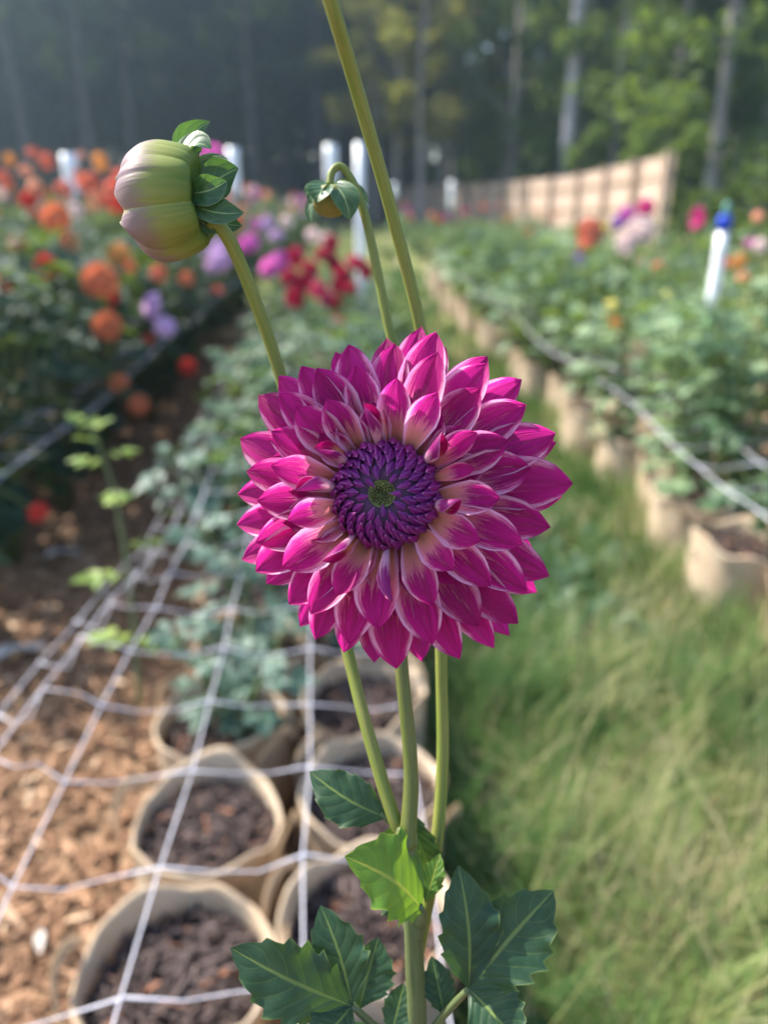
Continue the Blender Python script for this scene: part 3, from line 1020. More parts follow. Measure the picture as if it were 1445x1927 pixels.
# low teal plant in the second pot, and the slim young plant beside it
bush(-.25, 1.31, .2, .26, .15, 'teal', 'low bushy blue-green plant in a grow bag under the netting', None, 401, 6, 40, .105, True)
bush(-.23, 1.62, .2, .36, .14, 'teal', 'second bushy blue-green plant behind the low one under the netting', None, 402, 6, 40, .11, True)
bush(-.02, 1.66, .2, .22, .13, 'teal', 'small blue-green seedling plant in the inner line of bags', None, 403, 5, 24, .10, True)

# right row
R_L = 'green dahlia bush with pale and pink blooms beyond the grass path'
R_G = 'dahlia bushes beyond the grass path'
k = 0
RB = []
for row, x0 in enumerate((1.20, 1.56)):
    for y in np.arange(2.35 + .1 * row, 9.5, .40):
        x = x0 + rb.uniform(-.06, .06)
        h = rb.uniform(.52, .98)
        if rb.random() < .16: continue
        if y < 4.6:
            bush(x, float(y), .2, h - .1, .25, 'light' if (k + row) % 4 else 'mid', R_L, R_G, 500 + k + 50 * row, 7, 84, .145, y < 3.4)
            RB.append(BUSHES[-1])
        else:
            copy_bush(rb.choice(PLAIN[R_G]), x, float(y), .15, rb.uniform(.95, 1.1), rb.uniform(0, 6), R_L, R_G)
        k += 1
for row, x0 in enumerate((2.2, 2.7, 3.6)):
    for y in np.arange(3.3, 11, .8):
        copy_bush(rb.choice(PLAIN[R_G]), x0 + rb.uniform(-.1, .1), float(y), 0.05, rb.uniform(1.0, 1.2), rb.uniform(0, 6), 'green dahlia bush in the rows behind the white stake', 'dahlia bushes behind the white stake')
right_fl = [(1110, 432, 4.4, .15, 'coral'), (1102, 455, 4.4, .10, 'coral'), (1205, 428, 4.0, .15, 'pale'), (1178, 458, 4.0, .11, 'pale'), (1217, 390, 5.0, .12, 'magenta'), (1315, 410, 4.6, .13, 'magenta'),
            (1180, 400, 5.6, .13, 'pink'), (1090, 487, 4.6, .09, 'purple'), (1163, 418, 5.0, .09, 'purple'), (1145, 580, 3.7, .09, 'yellow'), (1158, 610, 3.6, .06, 'gold'), (1140, 425, 5.2, .08, 'yellow'),
            (1238, 502, 3.8, .06, 'peach'), (1390, 492, 3.4, .07, 'gold'), (1365, 495, 3.5, .05, 'coral'), (1432, 460, 4.2, .08, 'pale'), (1412, 455, 4.4, .06, 'pink'), (1280, 655, 3.0, .05, 'gold'),
            (1258, 555, 3.4, .05, 'yellow'), (1205, 492, 4.2, .05, 'peach'), (1400, 520, 3.2, .06, 'peach'), (1425, 405, 5.5, .08, 'peach'), (1345, 660, 3.0, .05, 'gold')]
for (px, py, t, d, c) in right_fl:
    bloom(at(px, py, t), d, c, rb)

# far right garden between the rows and the fence
for row in range(4):
    for y in np.arange(10.5, 26, 1.5):
        x = 1.4 + row * 1.1 + rb.uniform(-.2, .2)
        if x > 1.0 + y * .19: continue
        copy_bush(rb.choice(PLAIN[R_G]), x, float(y), terrain(x, float(y)), rb.uniform(.8, 1.1), rb.uniform(0, 6), 'distant garden plant near the foot of the plank fence', 'distant garden plants by the fence')
        if rb.random() < .5:
            bloom(Vector((x + rb.uniform(-.2, .2), float(y), .75 + rb.uniform(0, .2))), .11, rb.choice(('coral', 'red', 'peach', 'pink')), rb, own=BUSHES[-1])


bush(1.17, 2.52, .2, .72, .10, 'light', 'tall light green dahlia shoot standing beneath the blue-capped stake', None, 611, 4, 44, .15, True)
bush(1.30, 2.02, .2, .34, .16, 'mid', 'low dark leafy plant at the near end of the row beyond the grass path', None, 612, 5, 36, .14, True)
rq = random.Random(88)
vv, ff, off = [], [], 0
for q in range(420):
    y = .7 + 3.2 * rq.random() ** 1.3
    x = rq.uniform(.2, 1.1)
    if math.sin(x * 4.3 + y * 2.1) + .6 * math.cos(y * 3.7 - x * 2) < .15: continue
    for w in range(4):
        M = np.array(Matrix.Translation((x, y, rq.uniform(.02, .07))) @ Matrix.Rotation(rq.uniform(0, 6.3), 4, 'Z') @ Matrix.Rotation(rq.uniform(0, .7), 4, 'X') @ Matrix.Scale(rq.uniform(.05, .11), 4))
        V, Fq = CLEAF[rq.randrange(6)]
        vv.append(V @ M[:3, :3].T + M[:3, 3]); ff.append(Fq + off); off += len(V)
wdo = obj('weeds', fast_mesh('weeds', np.concatenate(vv), np.concatenate(ff), MAT['fol_mid'], smooth=True))
tag(wdo, 'low dark green weeds growing through the grass of the path', 'weeds', kind='stuff')


def dry_leaf(px, py, ln, rz, label):
    p = onz(px, py, .03)
    V, fs = [], []
    for j in range(9):
        v = j / 8
        w = .16 * math.sin(math.pi * (.04 + .94 * v)) ** .8
        for u in (-1, -.5, 0, .5, 1):
            V.append((v - .5, u * w, .06 * abs(u) + .10 * math.sin(v * 5) + .03 * u * math.sin(v * 9)))
    n0 = len(V)
    fs = grid_faces(9, 5)
    V += [(a, b, c - .012) for a, b, c in V]
    fs += [tuple(reversed([n0 + i for i in f])) for f in grid_faces(9, 5)]
    o = obj('dry_leaf', make_mesh('dry_leaf', V, fs, MAT['dryleaf']))
    o.location = p; o.scale = (ln, ln, ln); o.rotation_euler[2] = rz
    return tag(o, label, 'leaf')


MAT['dryleaf'] = m_plain('dry leaf', (0.50, 0.46, 0.42), .7, .15, 6, .3, .01, .2, .2)
dry_leaf(35, 1228, .16, .75, 'long pale curled dry leaf lying on the lit wood chips')
dry_leaf(118, 1042, .12, .55, 'small pale dry leaf lying in the shade of the orange dahlia row')
dry_leaf(75, 1770, .06, 1.9, 'short tan dry leaf beside the first bag of the netted row')
# slim young plant with lit leaves (left of the bags)
def shoot(label, pts, radii, leaves, green, seed):
    r = random.Random(seed)
    base = Vector((pts[0].x, pts[0].y, pts[0].z))
    t = thing('young_plant', label, 'plant', base)
    L = [p - base for p in pts]
    tube('stem', L, radii, MAT['stem_green'], t, 8, 24)
    path = catmull(L, 40)
    for (f, az, ln, el) in leaves:
        o = obj('leaf', r.choice(LEAFME[green]), t)
        o.matrix_local = Matrix.Translation(path[int(f * 40)]) @ Matrix.Rotation(az, 4, 'Z') @ Matrix.Rotation(el, 4, 'X') @ Matrix.Scale(ln, 4)
    return t


WORD = ['no', 'one', 'two', 'three', 'four', 'five', 'six', 'seven', 'eight', 'nine', 'ten', 'eleven', 'twelve']
PLACE = {LEFT_G: 'in the dense row beside the wood chips', MID_G: 'further along the netted row', R_G: 'beyond the grass path',
         'far dahlia bushes before the woods': 'in the far rows before the woods', 'distant garden plants by the fence': 'near the foot of the plank fence'}
for t, _, _ in BUSHES:
    g = t.get('group')
    if g not in PLACE: continue
    cs = HAS.get(t.name, [])
    if not cs:
        t['label'] = 'leafy dahlia bush without blooms ' + PLACE[g]
    else:
        u = sorted(set(cs), key=lambda c: -cs.count(c))[:2]
        t['label'] = 'dahlia bush with %s %s bloom%s %s' % (WORD[min(12, len(cs))], ' and '.join(u), '' if len(cs) == 1 else 's', PLACE[g])

b0 = onz(262, 1330, .20)
tt = (b0 - EYE).dot(FWD)
shoot('slim young plant with bright lit leaf tips beside the netting', [b0, at(250, 1160, tt), at(222, 960, tt - .03), at(190, 850, tt - .05), at(170, 800, tt - .06)], [.006, .003],
      [(.18, 1.2, .13, .1), (.2, 4.2, .12, .1), (.36, 2.2, .12, .2), (.4, 5.5, .11, 0), (.52, .4, .10, .2), (.56, 3.6, .10, .3), (.68, 1.6, .08, .3), (.74, 4.9, .08, .2), (.84, 2.8, .07, .5), (.9, .2, .07, .4), (.97, 1.2, .07, .6), (.99, 4.4, .06, .5)], 'fresh', 9)

# ------------------------------------------------------------------ stakes
def stake(px, ptop, pbot, t, rad, label, cap=None, steel=True, group=None):
    top = at(px[0], ptop, t)
    low = at(px[1], pbot, t)
    x, y = top.x, top.y
    s = thing('garden_stake', label, 'stake', (x, y, terrain(x, y)), group)
    g = terrain(x, y)
    V, fs, UV = tube_data([Vector((0, 0, low.z - g)), Vector((0, 0, top.z - g))], [rad, rad], 12, 4)
    obj('white_sleeve', make_mesh('white_sleeve', V, fs, MAT['pvc'], UV), s)
    V, fs, UV = tube_data([Vector((0, 0, -.02)), Vector((0, 0, low.z - g + .02))], [rad * .55] * 2, 8, 4)
    obj('post', make_mesh('post', V, fs, MAT['steel' if steel else 'greenpole'], UV), s)
    if cap:
        h = cap
        V, fs, UV = tube_data([Vector((0, 0, top.z - g - .002)), Vector((0, 0, top.z - g + h * .8)), Vector((0, 0, top.z - g + h))], [rad * 1.18, rad * 1.15, rad * .9], 12)
        obj('cap', make_mesh('cap', V, fs, MAT['bluecap'], UV), s)
        V, fs, UV = tube_data([Vector((0, 0, top.z - g + h)), Vector((0, 0, top.z - g + h * 1.7)), Vector((0, 0, top.z - g + h * 1.9))], [rad * .7, rad * .5, rad * .2], 10)
        obj('tip', make_mesh('tip', V, fs, MAT['tealcap'], UV), s)
    return s


stake((1361, 1345), 432, 592, 2.75, .021, 'white sleeved stake with a bright blue cap', .05, False)
stake((128, 140), 288, 375, 5.6, .055, 'white sleeved post among the orange dahlias', group=None)
stake((437, 441), 277, 370, 8.0, .06, 'white sleeved post behind the plump pale bud', group=None)
stake((622, 626), 272, 350, 8.5, .07, 'white sleeved post on dark steel behind the nodding bud')
stake((676, 690), 268, 640, 5.6, .034, 'tall slim white pole behind the crimson dahlias')
stake((742, 744), 345, 372, 22, .08, 'far white post at the end of the plank fence')
stake((850, 850), 340, 395, 18, .06, 'far white post in front of the plank fence')

# ------------------------------------------------------------------ plank fence
fence = thing('plank_fence', 'pale sunlit wooden plank fence running along the edge of the woods', 'fence', (0, 0, 0))
FP = []
for px, py, t in ((1272, 288, 13.0), (1165, 312, 17.0), (1050, 333, 22.0), (900, 345, 30.0), (735, 352, 45.0)):
    FP.append(at(px, py, t))
fp = catmull(FP, 400)
dist = [0]
for a, b in zip(fp[:-1], fp[1:]): dist.append(dist[-1] + (b - a).length)
tot = dist[-1]
def along(s):
    i = min(len(fp) - 2, int(np.searchsorted(dist, s, side='right')) - 1)
    f = (s - dist[i]) / max(1e-6, dist[i + 1] - dist[i])
    return fp[i].lerp(fp[i + 1], f), (fp[i + 1] - fp[i]).normalized()
pv, pf = box_data((0, 0, .9), (.14, .02, 1.8))
pv[1].z -= .0
plank_me = make_mesh('plank', pv, pf, MAT['plank'], smooth=False)
npl = min(298, int(tot / .155))
step = tot / npl
rf = random.Random(3)
for i in range(npl):
    p, T = along((i + .5) * step)
    o = obj('plank', plank_me, fence)
    o.location = (p.x, p.y, p.z - 1.8 + rf.uniform(-.012, .012))
    o.rotation_euler = (rf.uniform(-.006, .006), rf.uniform(-.008, .008), math.atan2(T.y, T.x))
    o.scale = (step / .155 * rf.uniform(.84, .93), 1, 1)
npost = int(tot / 2.4)
for i in range(npost + 1):
    p, T = along(min(tot - .01, i * tot / npost))
    nrm = Vector((-T.y, T.x, 0)).normalized()
    if nrm.dot(EYE - p) < 0: nrm = -nrm
    V, fs = box_data((0, 0, .89), (.12, .12, 1.9))
    o = obj('post', make_mesh('post', V, fs, MAT['rail'], smooth=False), fence)
    o.location = (p.x + nrm.x * .11, p.y + nrm.y * .11, p.z - 1.8)
    o.rotation_euler[2] = math.atan2(T.y, T.x)
    if i < npost:
        q, T2 = along(min(tot - .01, (i + 1) * tot / npost))
        for hz in (.35, .95, 1.5):
            a = p + nrm * .032; b = q + nrm * .032
            a = Vector((a.x, a.y, p.z - 1.8 + hz)); b = Vector((b.x, b.y, q.z - 1.8 + hz))
            d = b - a
            V, fs = box_data((d.length / 2, 0, 0), (d.length - .02, .04, .09))
            o = obj('rail', make_mesh('rail', V, fs, MAT['rail'], smooth=False), fence)
            o.matrix_local = Matrix.Translation(a) @ d.to_track_quat('X', 'Z').to_matrix().to_4x4()


# ------------------------------------------------------------------ trees
def leaf_cloud(clumps, per, size, seed):
    """clumps: list of (centre, radius).  leaf-like rhombi scattered through each clump"""
    rg = np.random.default_rng(seed)
    C = np.array([c for c, _ in clumps]); Rr = np.array([q for _, q in clumps])
    n = len(clumps) * per
    idx = np.repeat(np.arange(len(clumps)), per)
    d = rg.normal(0, 1, (n, 3)); d /= np.linalg.norm(d, axis=1)[:, None]
    P = C[idx] + d * (Rr[idx] * rg.uniform(.15, 1, n) ** .6)[:, None] * np.array([1, 1, .65])
    s = size * rg.uniform(.5, 1.3, n)
    R = rot_np(rg.uniform(0, 6.3, n), rg.normal(.3, .5, n), rg.normal(0, .6, n))
    base = np.array([[0, 0, 0], [.5, .32, .06], [1, 0, -.1], [.5, -.32, .06]])
    V = np.einsum('nij,nkj->nki', R, base[None] * s[:, None, None]) + P[:, None, :]
    Fq = (np.arange(4)[None] + (np.arange(n) * 4)[:, None])
    return V.reshape(-1, 3), Fq


def tree_meshes(seed, h, rad, crown_lo, bark, leafm, nclump, crown_r, per=70, lsize=.30, low_limbs=0):
    r = random.Random(seed)
    pts = [Vector((0, 0, -.1))]
    for q in range(1, 6):
        f = q / 5
        pts.append(Vector((r.uniform(-.12, .12) * f * 2, r.uniform(-.12, .12) * f * 2, h * f)))
    V, fs, UV = tube_data(pts, [rad * 1.25, rad, rad * .8, rad * .6, rad * .35, rad * .08], 10, 14)
    trunk = make_mesh('trunk', V, fs, MAT[bark], UV)
    limbs = []
    clumps = []
    for q in range(nclump):
        z = crown_lo + (h - crown_lo) * ((q + r.random()) / nclump) ** .9
        f = (z - crown_lo) / (h - crown_lo)
        rr = crown_r * (math.sin(math.pi * min(1, .18 + .8 * f)) ** .7) * r.uniform(.35, 1.05)
        a = r.uniform(0, 6.28)
        c = Vector((rr * math.cos(a), rr * math.sin(a), z))
        clumps.append((tuple(c), r.uniform(.5, 1.15) * crown_r * .33))
        if q % 3 == 0:
            st = Vector((0, 0, max(.5, z - rr * .5)))
            V, fs, UV = tube_data([st, st.lerp(c, .5) + Vector((0, 0, .1 * rr)), c], [rad * .28, rad * .16, rad * .05], 6, 5)
            limbs.append((V, fs, UV))
    VV, FF, UU, off = [], [], [], 0
    for V, fs, UV in limbs:
        VV += V; FF += [tuple(i + off for i in f) for f in fs]; UU += UV; off += len(V)
    limb = make_mesh('limbs', VV, FF, MAT[bark], UU)
    V, Fq = leaf_cloud(clumps, per, lsize, seed)
    crown = fast_mesh('crown', V, Fq, MAT[leafm])
    return trunk, limb, crown


TREES = {
    'pine_pale': [tree_meshes(14, 22, .24, 9.0, 'bark_pale', 'tree_dark', 34, 2.8, 80, .34)],
    'pine': [tree_meshes(s, 21 + s, .19, 8.5, 'bark', 'tree_dark', 34, 2.8, 80, .34) for s in (1, 2)],
    'pine_dim': [tree_meshes(s, 21 + s, .17, 6.0, 'bark_dark', 'tree_dark', 44, 3.2, 90, .38) for s in (1, 2)],  # bark darker than the other pines, painting the shade of the woods
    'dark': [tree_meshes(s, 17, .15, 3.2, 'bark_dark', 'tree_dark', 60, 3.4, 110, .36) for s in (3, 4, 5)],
    'green': [tree_meshes(s, 15, .13, 2.4, 'bark', 'tree_green', 52, 2.9, 100, .28) for s in (6, 7, 8)],
    'yellow': [tree_meshes(s, 11, .10, 3.6, 'bark', 'tree_yellow', 34, 2.2, 110, .24) for s in (9,)],
    'under': [tree_meshes(s, 4.5, .05, .5, 'bark_dark', 'tree_green', 24, 1.5, 90, .20) for s in (10, 11)],
}


def tree(px, t, kind, var, label, group, sc=1.0, name='tree'):
    d = ray(px, 358); k = t / d.length
    p = EYE + d * (t / d.dot(FWD))
    o = thing(name, label, 'tree', (p.x, p.y, terrain(p.x, p.y)), group)
    o.rotation_euler[2] = (px * .013 + t) % 6.28
    o.scale = (sc, sc, sc)
    tr, li, cr = TREES[kind][var % len(TREES[kind])]
    trunk = obj('trunk', tr, o); l = obj('limbs', li, trunk); l['kind'] = 'stuff'
    c = obj('crown', cr, o); c['kind'] = 'stuff'
    return o


tree(1060, 27, 'pine_pale', 0, 'pine tree with the palest straight trunk rising just behind the fence', None, 1.0, 'pine_tree')
for (px, t, v) in ((1335, 24, 1), (1374, 28, 0), (1146, 31, 1), (1432, 27, 0), (945, 34, 0), (965, 40, 1), (830, 36, 0), (1250, 38, 1)):
    tree(px, t, 'pine', v, 'slim bare-trunked pine tree behind the far end of the plank fence' if px < 1000 else 'slim bare-trunked pine tree behind the middle of the plank fence' if px < 1300 else 'slim bare-trunked pine tree past the near corner of the plank fence', 'slim pine trees behind the fence', .85, 'pine_tree')
for (px, t, v) in ((720, 42, 0), (600, 40, 1), (540, 46, 0), (480, 38, 1), (395, 42, 0), (260, 38, 1), (180, 36, 0), (60, 37, 1), (-60, 39, 0), (330, 47, 1), (660, 48, 0), (120, 46, 1), (770, 45, 1), (440, 49, 0)):
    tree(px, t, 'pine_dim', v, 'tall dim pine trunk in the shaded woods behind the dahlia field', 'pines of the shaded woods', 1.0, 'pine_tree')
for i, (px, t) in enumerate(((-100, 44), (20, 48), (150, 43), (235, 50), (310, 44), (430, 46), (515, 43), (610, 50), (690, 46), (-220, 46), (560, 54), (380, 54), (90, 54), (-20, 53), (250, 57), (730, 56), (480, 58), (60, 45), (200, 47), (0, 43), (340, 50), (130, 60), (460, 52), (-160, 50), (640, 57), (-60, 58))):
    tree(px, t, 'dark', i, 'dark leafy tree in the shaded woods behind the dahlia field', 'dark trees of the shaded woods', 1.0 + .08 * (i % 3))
for i, (px, t) in enumerate(((870, 38), (980, 42), (1010, 33), (1110, 36), (1190, 33), (1290, 31), (1390, 33), (1470, 30), (1240, 44), (1120, 48), (900, 50), (1350, 42), (1500, 38), (1580, 34), (800, 48), (1040, 52), (1180, 56), (1300, 54), (1430, 50), (1150, 27), (1245, 25), (960, 30), (1330, 23), (1420, 25), (1090, 30))):
    tree(px, t, 'green', i, 'leafy green tree behind the far end of the plank fence' if px < 960 else 'leafy green tree behind the middle of the plank fence' if px < 1260 else 'leafy green tree past the near corner of the plank fence', 'green trees behind the fence', .9 + .1 * (i % 3))
for i, (px, t) in enumerate(((745, 31), (790, 29), (850, 33), (705, 35))):
    tree(px, t, 'yellow', 0, 'small tree with leaves coloured a sunlit yellow at the edge of the dark woods', 'sunlit-yellow trees at the edge of the woods', .9 + .06 * i)
for i, (px, t) in enumerate(((1010, 27), (1110, 25), (1215, 22), (1290, 16.5), (1330, 15), (1400, 16), (1450, 15), (940, 36), (1360, 20), (1440, 19), (880, 42), (1160, 30), (1500, 14), (1270, 26))):
    tree(px, t, 'under', i, 'leafy green undergrowth bush at the edge of the woods by the fence', 'undergrowth bushes by the fence', .30 + .08 * (i % 4) if t < 21 else .7, 'bush')

# the far wood behind, which reads as one mass
cl = []
rw = random.Random(21)
for q in range(2600):
    a = rw.uniform(-1.0, .95); d = rw.uniform(54, 82)
    x, y = d * math.sin(a), d * math.cos(a)
    cl.append(((x, y, terrain(x, y) + rw.uniform(0, 1) * 19), rw.uniform(1.6, 3.0)))
V, Fq = leaf_cloud(cl, 60, .75, 99)
wd = obj('far_wood', fast_mesh('far_wood', V, Fq, MAT['tree_dark']))
tag(wd, 'dim far wood of dense dark foliage closing off the view', 'woods', kind='stuff')

exec_main = True
# ================================================================== THE DAHLIA
C = at(725, 930, D0)
tilt = math.radians(8)
NN = (-FWD * math.cos(tilt) - RIGHT * math.sin(tilt)).normalized()
UU_ = (UP - NN * UP.dot(NN)).normalized()
RR_ = UU_.cross(NN)
main_base = Vector((at(785, 1927, .335).x, at(785, 1927, .335).y, .2))
plant = thing('dahlia_plant', 'tall dahlia plant with one open magenta bloom and two pale green buds', 'plant', main_base)
def rel(p): return Vector(p) - main_base


def frame(x, y, z): return C + RR_ * x + UU_ * y + NN * z


PX = D0 / F      # metres per photo pixel at the flower
# (tip x, tip y, layer, width scale, extra) in a 1445-wide enlargement of photo region 420..1120, 590..1290
S = 700 / 1445.0
PET = [(770, 50, 5, 1), (828, 72, 4, 1.15), (835, 147, 3, 1.1), (866, 130, 5, .9), (635, 95, 5, 1), (667, 115, 4, 1.1), (488, 120, 4, 1.15), (437, 148, 5, .9), (515, 200, 3, 1), (675, 250, 2, 1), (835, 305, 1, 1.1),
       (548, 347, 0, .9), (305, 203, 4, 1), (363, 212, 3.4, 1.15), (215, 243, 5, 1), (401, 330, 2, 1.05), (215, 310, 4, 1), (283, 362, 2.4, 1.2), (138, 316, 5, 1.15), (187, 456, 3, 1.05), (65, 487, 5, 1.2),
       (352, 522, 0, .85), (185, 592, 2.2, 1), (90, 612, 4, 1), (57, 703, 5, 1), (131, 727, 3.2, 1.05), (280, 688, 0, .9), (248, 803, 1.2, 1.05), (54, 820, 4.6, 1.05), (126, 888, 3.4, 1.05),
       (228, 985, 1.8, 1.3), (72, 955, 5, 1), (125, 1003, 4, 1.1), (385, 962, 0, .8), (170, 1050, 5, 1), (254, 1130, 3.4, 1.1), (338, 1170, 2.8, 1.05), (440, 1098, 1.4, 1.15), (296, 1216, 5, .9),
       (360, 1266, 4.2, 1), (487, 1286, 3.2, 1.15), (600, 1227, 2, 1.3), (655, 1122, .4, .75), (468, 1318, 5, 1), (585, 1357, 4.6, 1), (672, 1381, 4, 1.2), (813, 1287, 3, 1.2), (818, 1137, 1.4, 1.1),
       (895, 1000, 1, 1.1), (772, 1352, 5, 1), (920, 1341, 4, 1.05), (992, 1217, 2.8, 1.2), (1040, 1060, 2, 1.1), (1000, 886, 1, 1.2), (1050, 1302, 4.8, 1), (1112, 1253, 5.2, .9), (1146, 1205, 3.8, 1.1),
       (1180, 1076, 3, 1.15), (1166, 897, 2, 1.15), (1217, 1085, 5, 1), (1267, 1020, 4.4, 1.1), (1272, 830, 3.2, 1.15), (1315, 715, 5, 1.05), (1358, 658, 4, 1.35), (1197, 600, 2.8, 1.25), (1076, 718, 1.6, 1.1),
       (925, 722, 0, .95), (978, 600, .3, 1.05), (1108, 492, 2.2, 1.2), (988, 462, 1, 1.15), (850, 462, 0, .95), (1290, 466, 4, 1.25), (1293, 500, 5, 1), (1176, 353, 3.6, 1.15), (998, 290, 2.6, 1.2),
       (1160, 257, 4.8, 1.1), (1026, 192, 3.8, 1.15), (1026, 166, 5, 1.1)]
LAYER = [0, .4, 1, 2, 3, 4, 5, 5.5]
LP = {'rb': [.0172, .0172, .0168, .0158, .0148, .0140, .0132, .013], 'zb': [-.002, -.003, -.005, -.009, -.012, -.015, -.019, -.02],
      'zt': [.0105, .0105, .0110, .0065, .0000, -.0080, -.0175, -.021], 'w': [.0047, .0050, .0066, .0076, .0084, .0088, .0088, .008]}
def lp(key, L): return float(np.interp(L, LAYER, LP[key]))


fh_V = []
# receptacle: the hidden green cushion that carries petals and disc
prof = [(.003, -.030), (.0085, -.028), (.0125, -.022), (.0145, -.015), (.0165, -.008), (.0170, -.003), (.015, .002), (.008, .004), (.001, .0045)]
V, UV = [], []
for (r_, z_) in prof:
    for i in range(28):
        a = 2 * math.pi * i / 28
        V.append(rel(frame(r_ * math.cos(a), r_ * math.sin(a), z_))); UV.append((i / 28, z_))
head = obj('flower_head', make_mesh('flower_head', V, grid_faces(len(prof), 28, True) + [tuple(range(27, -1, -1)), tuple(range((len(prof) - 1) * 28, len(prof) * 28))], m_plain('receptacle', (0.30, 0.27, 0.08), 0.6, .15, 90, .3, .0006, .2), UV), plant)


def wprof(v, base=.38):
    return float(np.interp(v, [0, .2, .40, .58, .72, .83, .91, .96, 1], [base, base + .22, .86, 1.0, .90, .66, .38, .17, .008]))


def petal(tip, L, ws, rp, mat='petal', name='petal', phi=None, roll0=0.0):
    rel2 = tip - C
    x, y = rel2.dot(RR_), rel2.dot(UU_)
    th = math.atan2(y, x)
    out = RR_ * math.cos(th) + UU_ * math.sin(th)
    rbv, zb = lp('rb', L), lp('zb', L)
    ja = rp.uniform(-.06, .06)
    base = frame(rbv * math.cos(th + ja), rbv * math.sin(th + ja), zb)
    d = tip - base
    ln = d.length
    dn = d.normalized()
    nr0 = (NN - dn * NN.dot(dn)).normalized()
    if L < 1.2:
        c1 = base + d * .33 + NN * (.14 * ln) ; c2 = base + d * .72 + NN * (.10 * ln)
    elif L < 3.6:
        c1 = base + d * .35 + NN * (.16 * ln); c2 = base + d * .72 + NN * (.10 * ln)
    else:
        c1 = base + d * .35 + NN * (.16 * ln); c2 = base + d * .72 + NN * (.15 * ln)
    nvv, nuu = 20, 11
    w = lp('w', L) * ws
    side0 = dn.cross(nr0).normalized()
    roll = rp.uniform(-.16, .16)
    V, UV = [], []
    a1, a2 = rp.uniform(0, 6.3), rp.uniform(0, 6.3)
    asym = rp.uniform(-.15, .15)
    for j in range(nvv):
        v = j / (nvv - 1)
        p = bez((base, c1, c2, tip), v)
        T = (bez((base, c1, c2, tip), min(1, v + .02)) - bez((base, c1, c2, tip), max(0, v - .02))).normalized()
        sd = (side0 - T * side0.dot(T)).normalized()
        nr = sd.cross(T)
        q = Quaternion(T, roll0 + roll * v); sd = q @ sd; nr = q @ nr
        hw = w * wprof(v)
        ph = float(np.interp(v, [0, .3, .6, .85, 1], phi or [1.35, 1.15, .95, .95, .8]))
        for i in range(nuu):
            u = i / (nuu - 1) * 2 - 1
            aa = u * ph + asym * u * u * ph
            s = hw / ph * math.sin(aa); h = hw / ph * (1 - math.cos(aa))
            h += .00018 * math.sin(u * 9 + a1) * (v > .1) + .0003 * math.sin(v * 7 + a2) * u
            V.append(rel(p + sd * s + nr * h)); UV.append(((u + 1) / 2, v))
    return obj(name, make_mesh(name, V, grid_faces(nvv, nuu), MAT[mat], UV), head)


rp = random.Random(12)
outline = []
for (x, y, L, ws) in PET:
    px, py = 420 + x * S, 590 + y * S
    if L < 1 and not (x, y) in ((978, 600),):
        phi = [2.9, 2.9, 2.6, 2.0, 1.3]
        tip = at(px, py, D0 - lp('zt', L) - .005)
        petal(tip, L, ws * 1.7, rp, 'inner', 'petal', phi, rp.choice((-1, 1)) * rp.uniform(.9, 1.5))
    else:
        phi = None
        if L < 1.7: phi = [1.7, 1.35, 1.05, 1.05, 1.3]
        if (x, y) in ((978, 600), (988, 462)): phi = [2.4, 2.1, 1.7, 1.3, 1.3]
        petal(at(px, py, D0 - lp('zt', L) + rp.uniform(-.001, .001)), L, ws, rp, 'petal', 'petal', phi)
    if L >= 4: outline.append((math.atan2(-(py - 930), px - 725), math.hypot(px - 725, py - 930)))
outline.sort()
oa = np.array([o[0] for o in outline]); orad = np.array([o[1] for o in outline])
oa = np.concatenate([oa - 2 * np.pi, oa, oa + 2 * np.pi]); orad = np.tile(orad, 3)
# petals that mostly hide behind the others and close the gaps
for q in range(56):
    a = (q * 2.39996 + .3 + math.pi) % (2 * math.pi) - math.pi
    L = (2.2, 3.0, 3.9, 4.7)[q % 4]
    rr = float(np.interp(a, oa, orad)) * {2.2: .60, 3.0: .70, 3.9: .80, 4.7: .86}[L]
    px, py = 725 + rr * math.cos(a), 930 - rr * math.sin(a)
    petal(at(px, py, D0 - lp('zt', L) + .003), L + .25, .95, rp)

# disc florets, spiralling in, tips towards the middle
RD, HD = .0182, .0115
NF = 92
centre_m = m_plain('disc centre', (0.075, 0.085, 0.022), .6, .3, 400, .6, .0004, .3)
def dome(al, az, lift=0.0):
    rr = RD * math.sin(al) * (1 + lift * 0)
    dip = .0035 * math.exp(-(al / .28) ** 2)
    z = HD * math.cos(al) - dip - .001
    nrm = Vector((math.sin(al) * math.cos(az) / RD, math.sin(al) * math.sin(az) / RD, math.cos(al) / HD)).normalized()
    return frame((rr) * math.cos(az) + nrm.x * lift, rr * math.sin(az) + nrm.y * lift, z + nrm.z * lift)


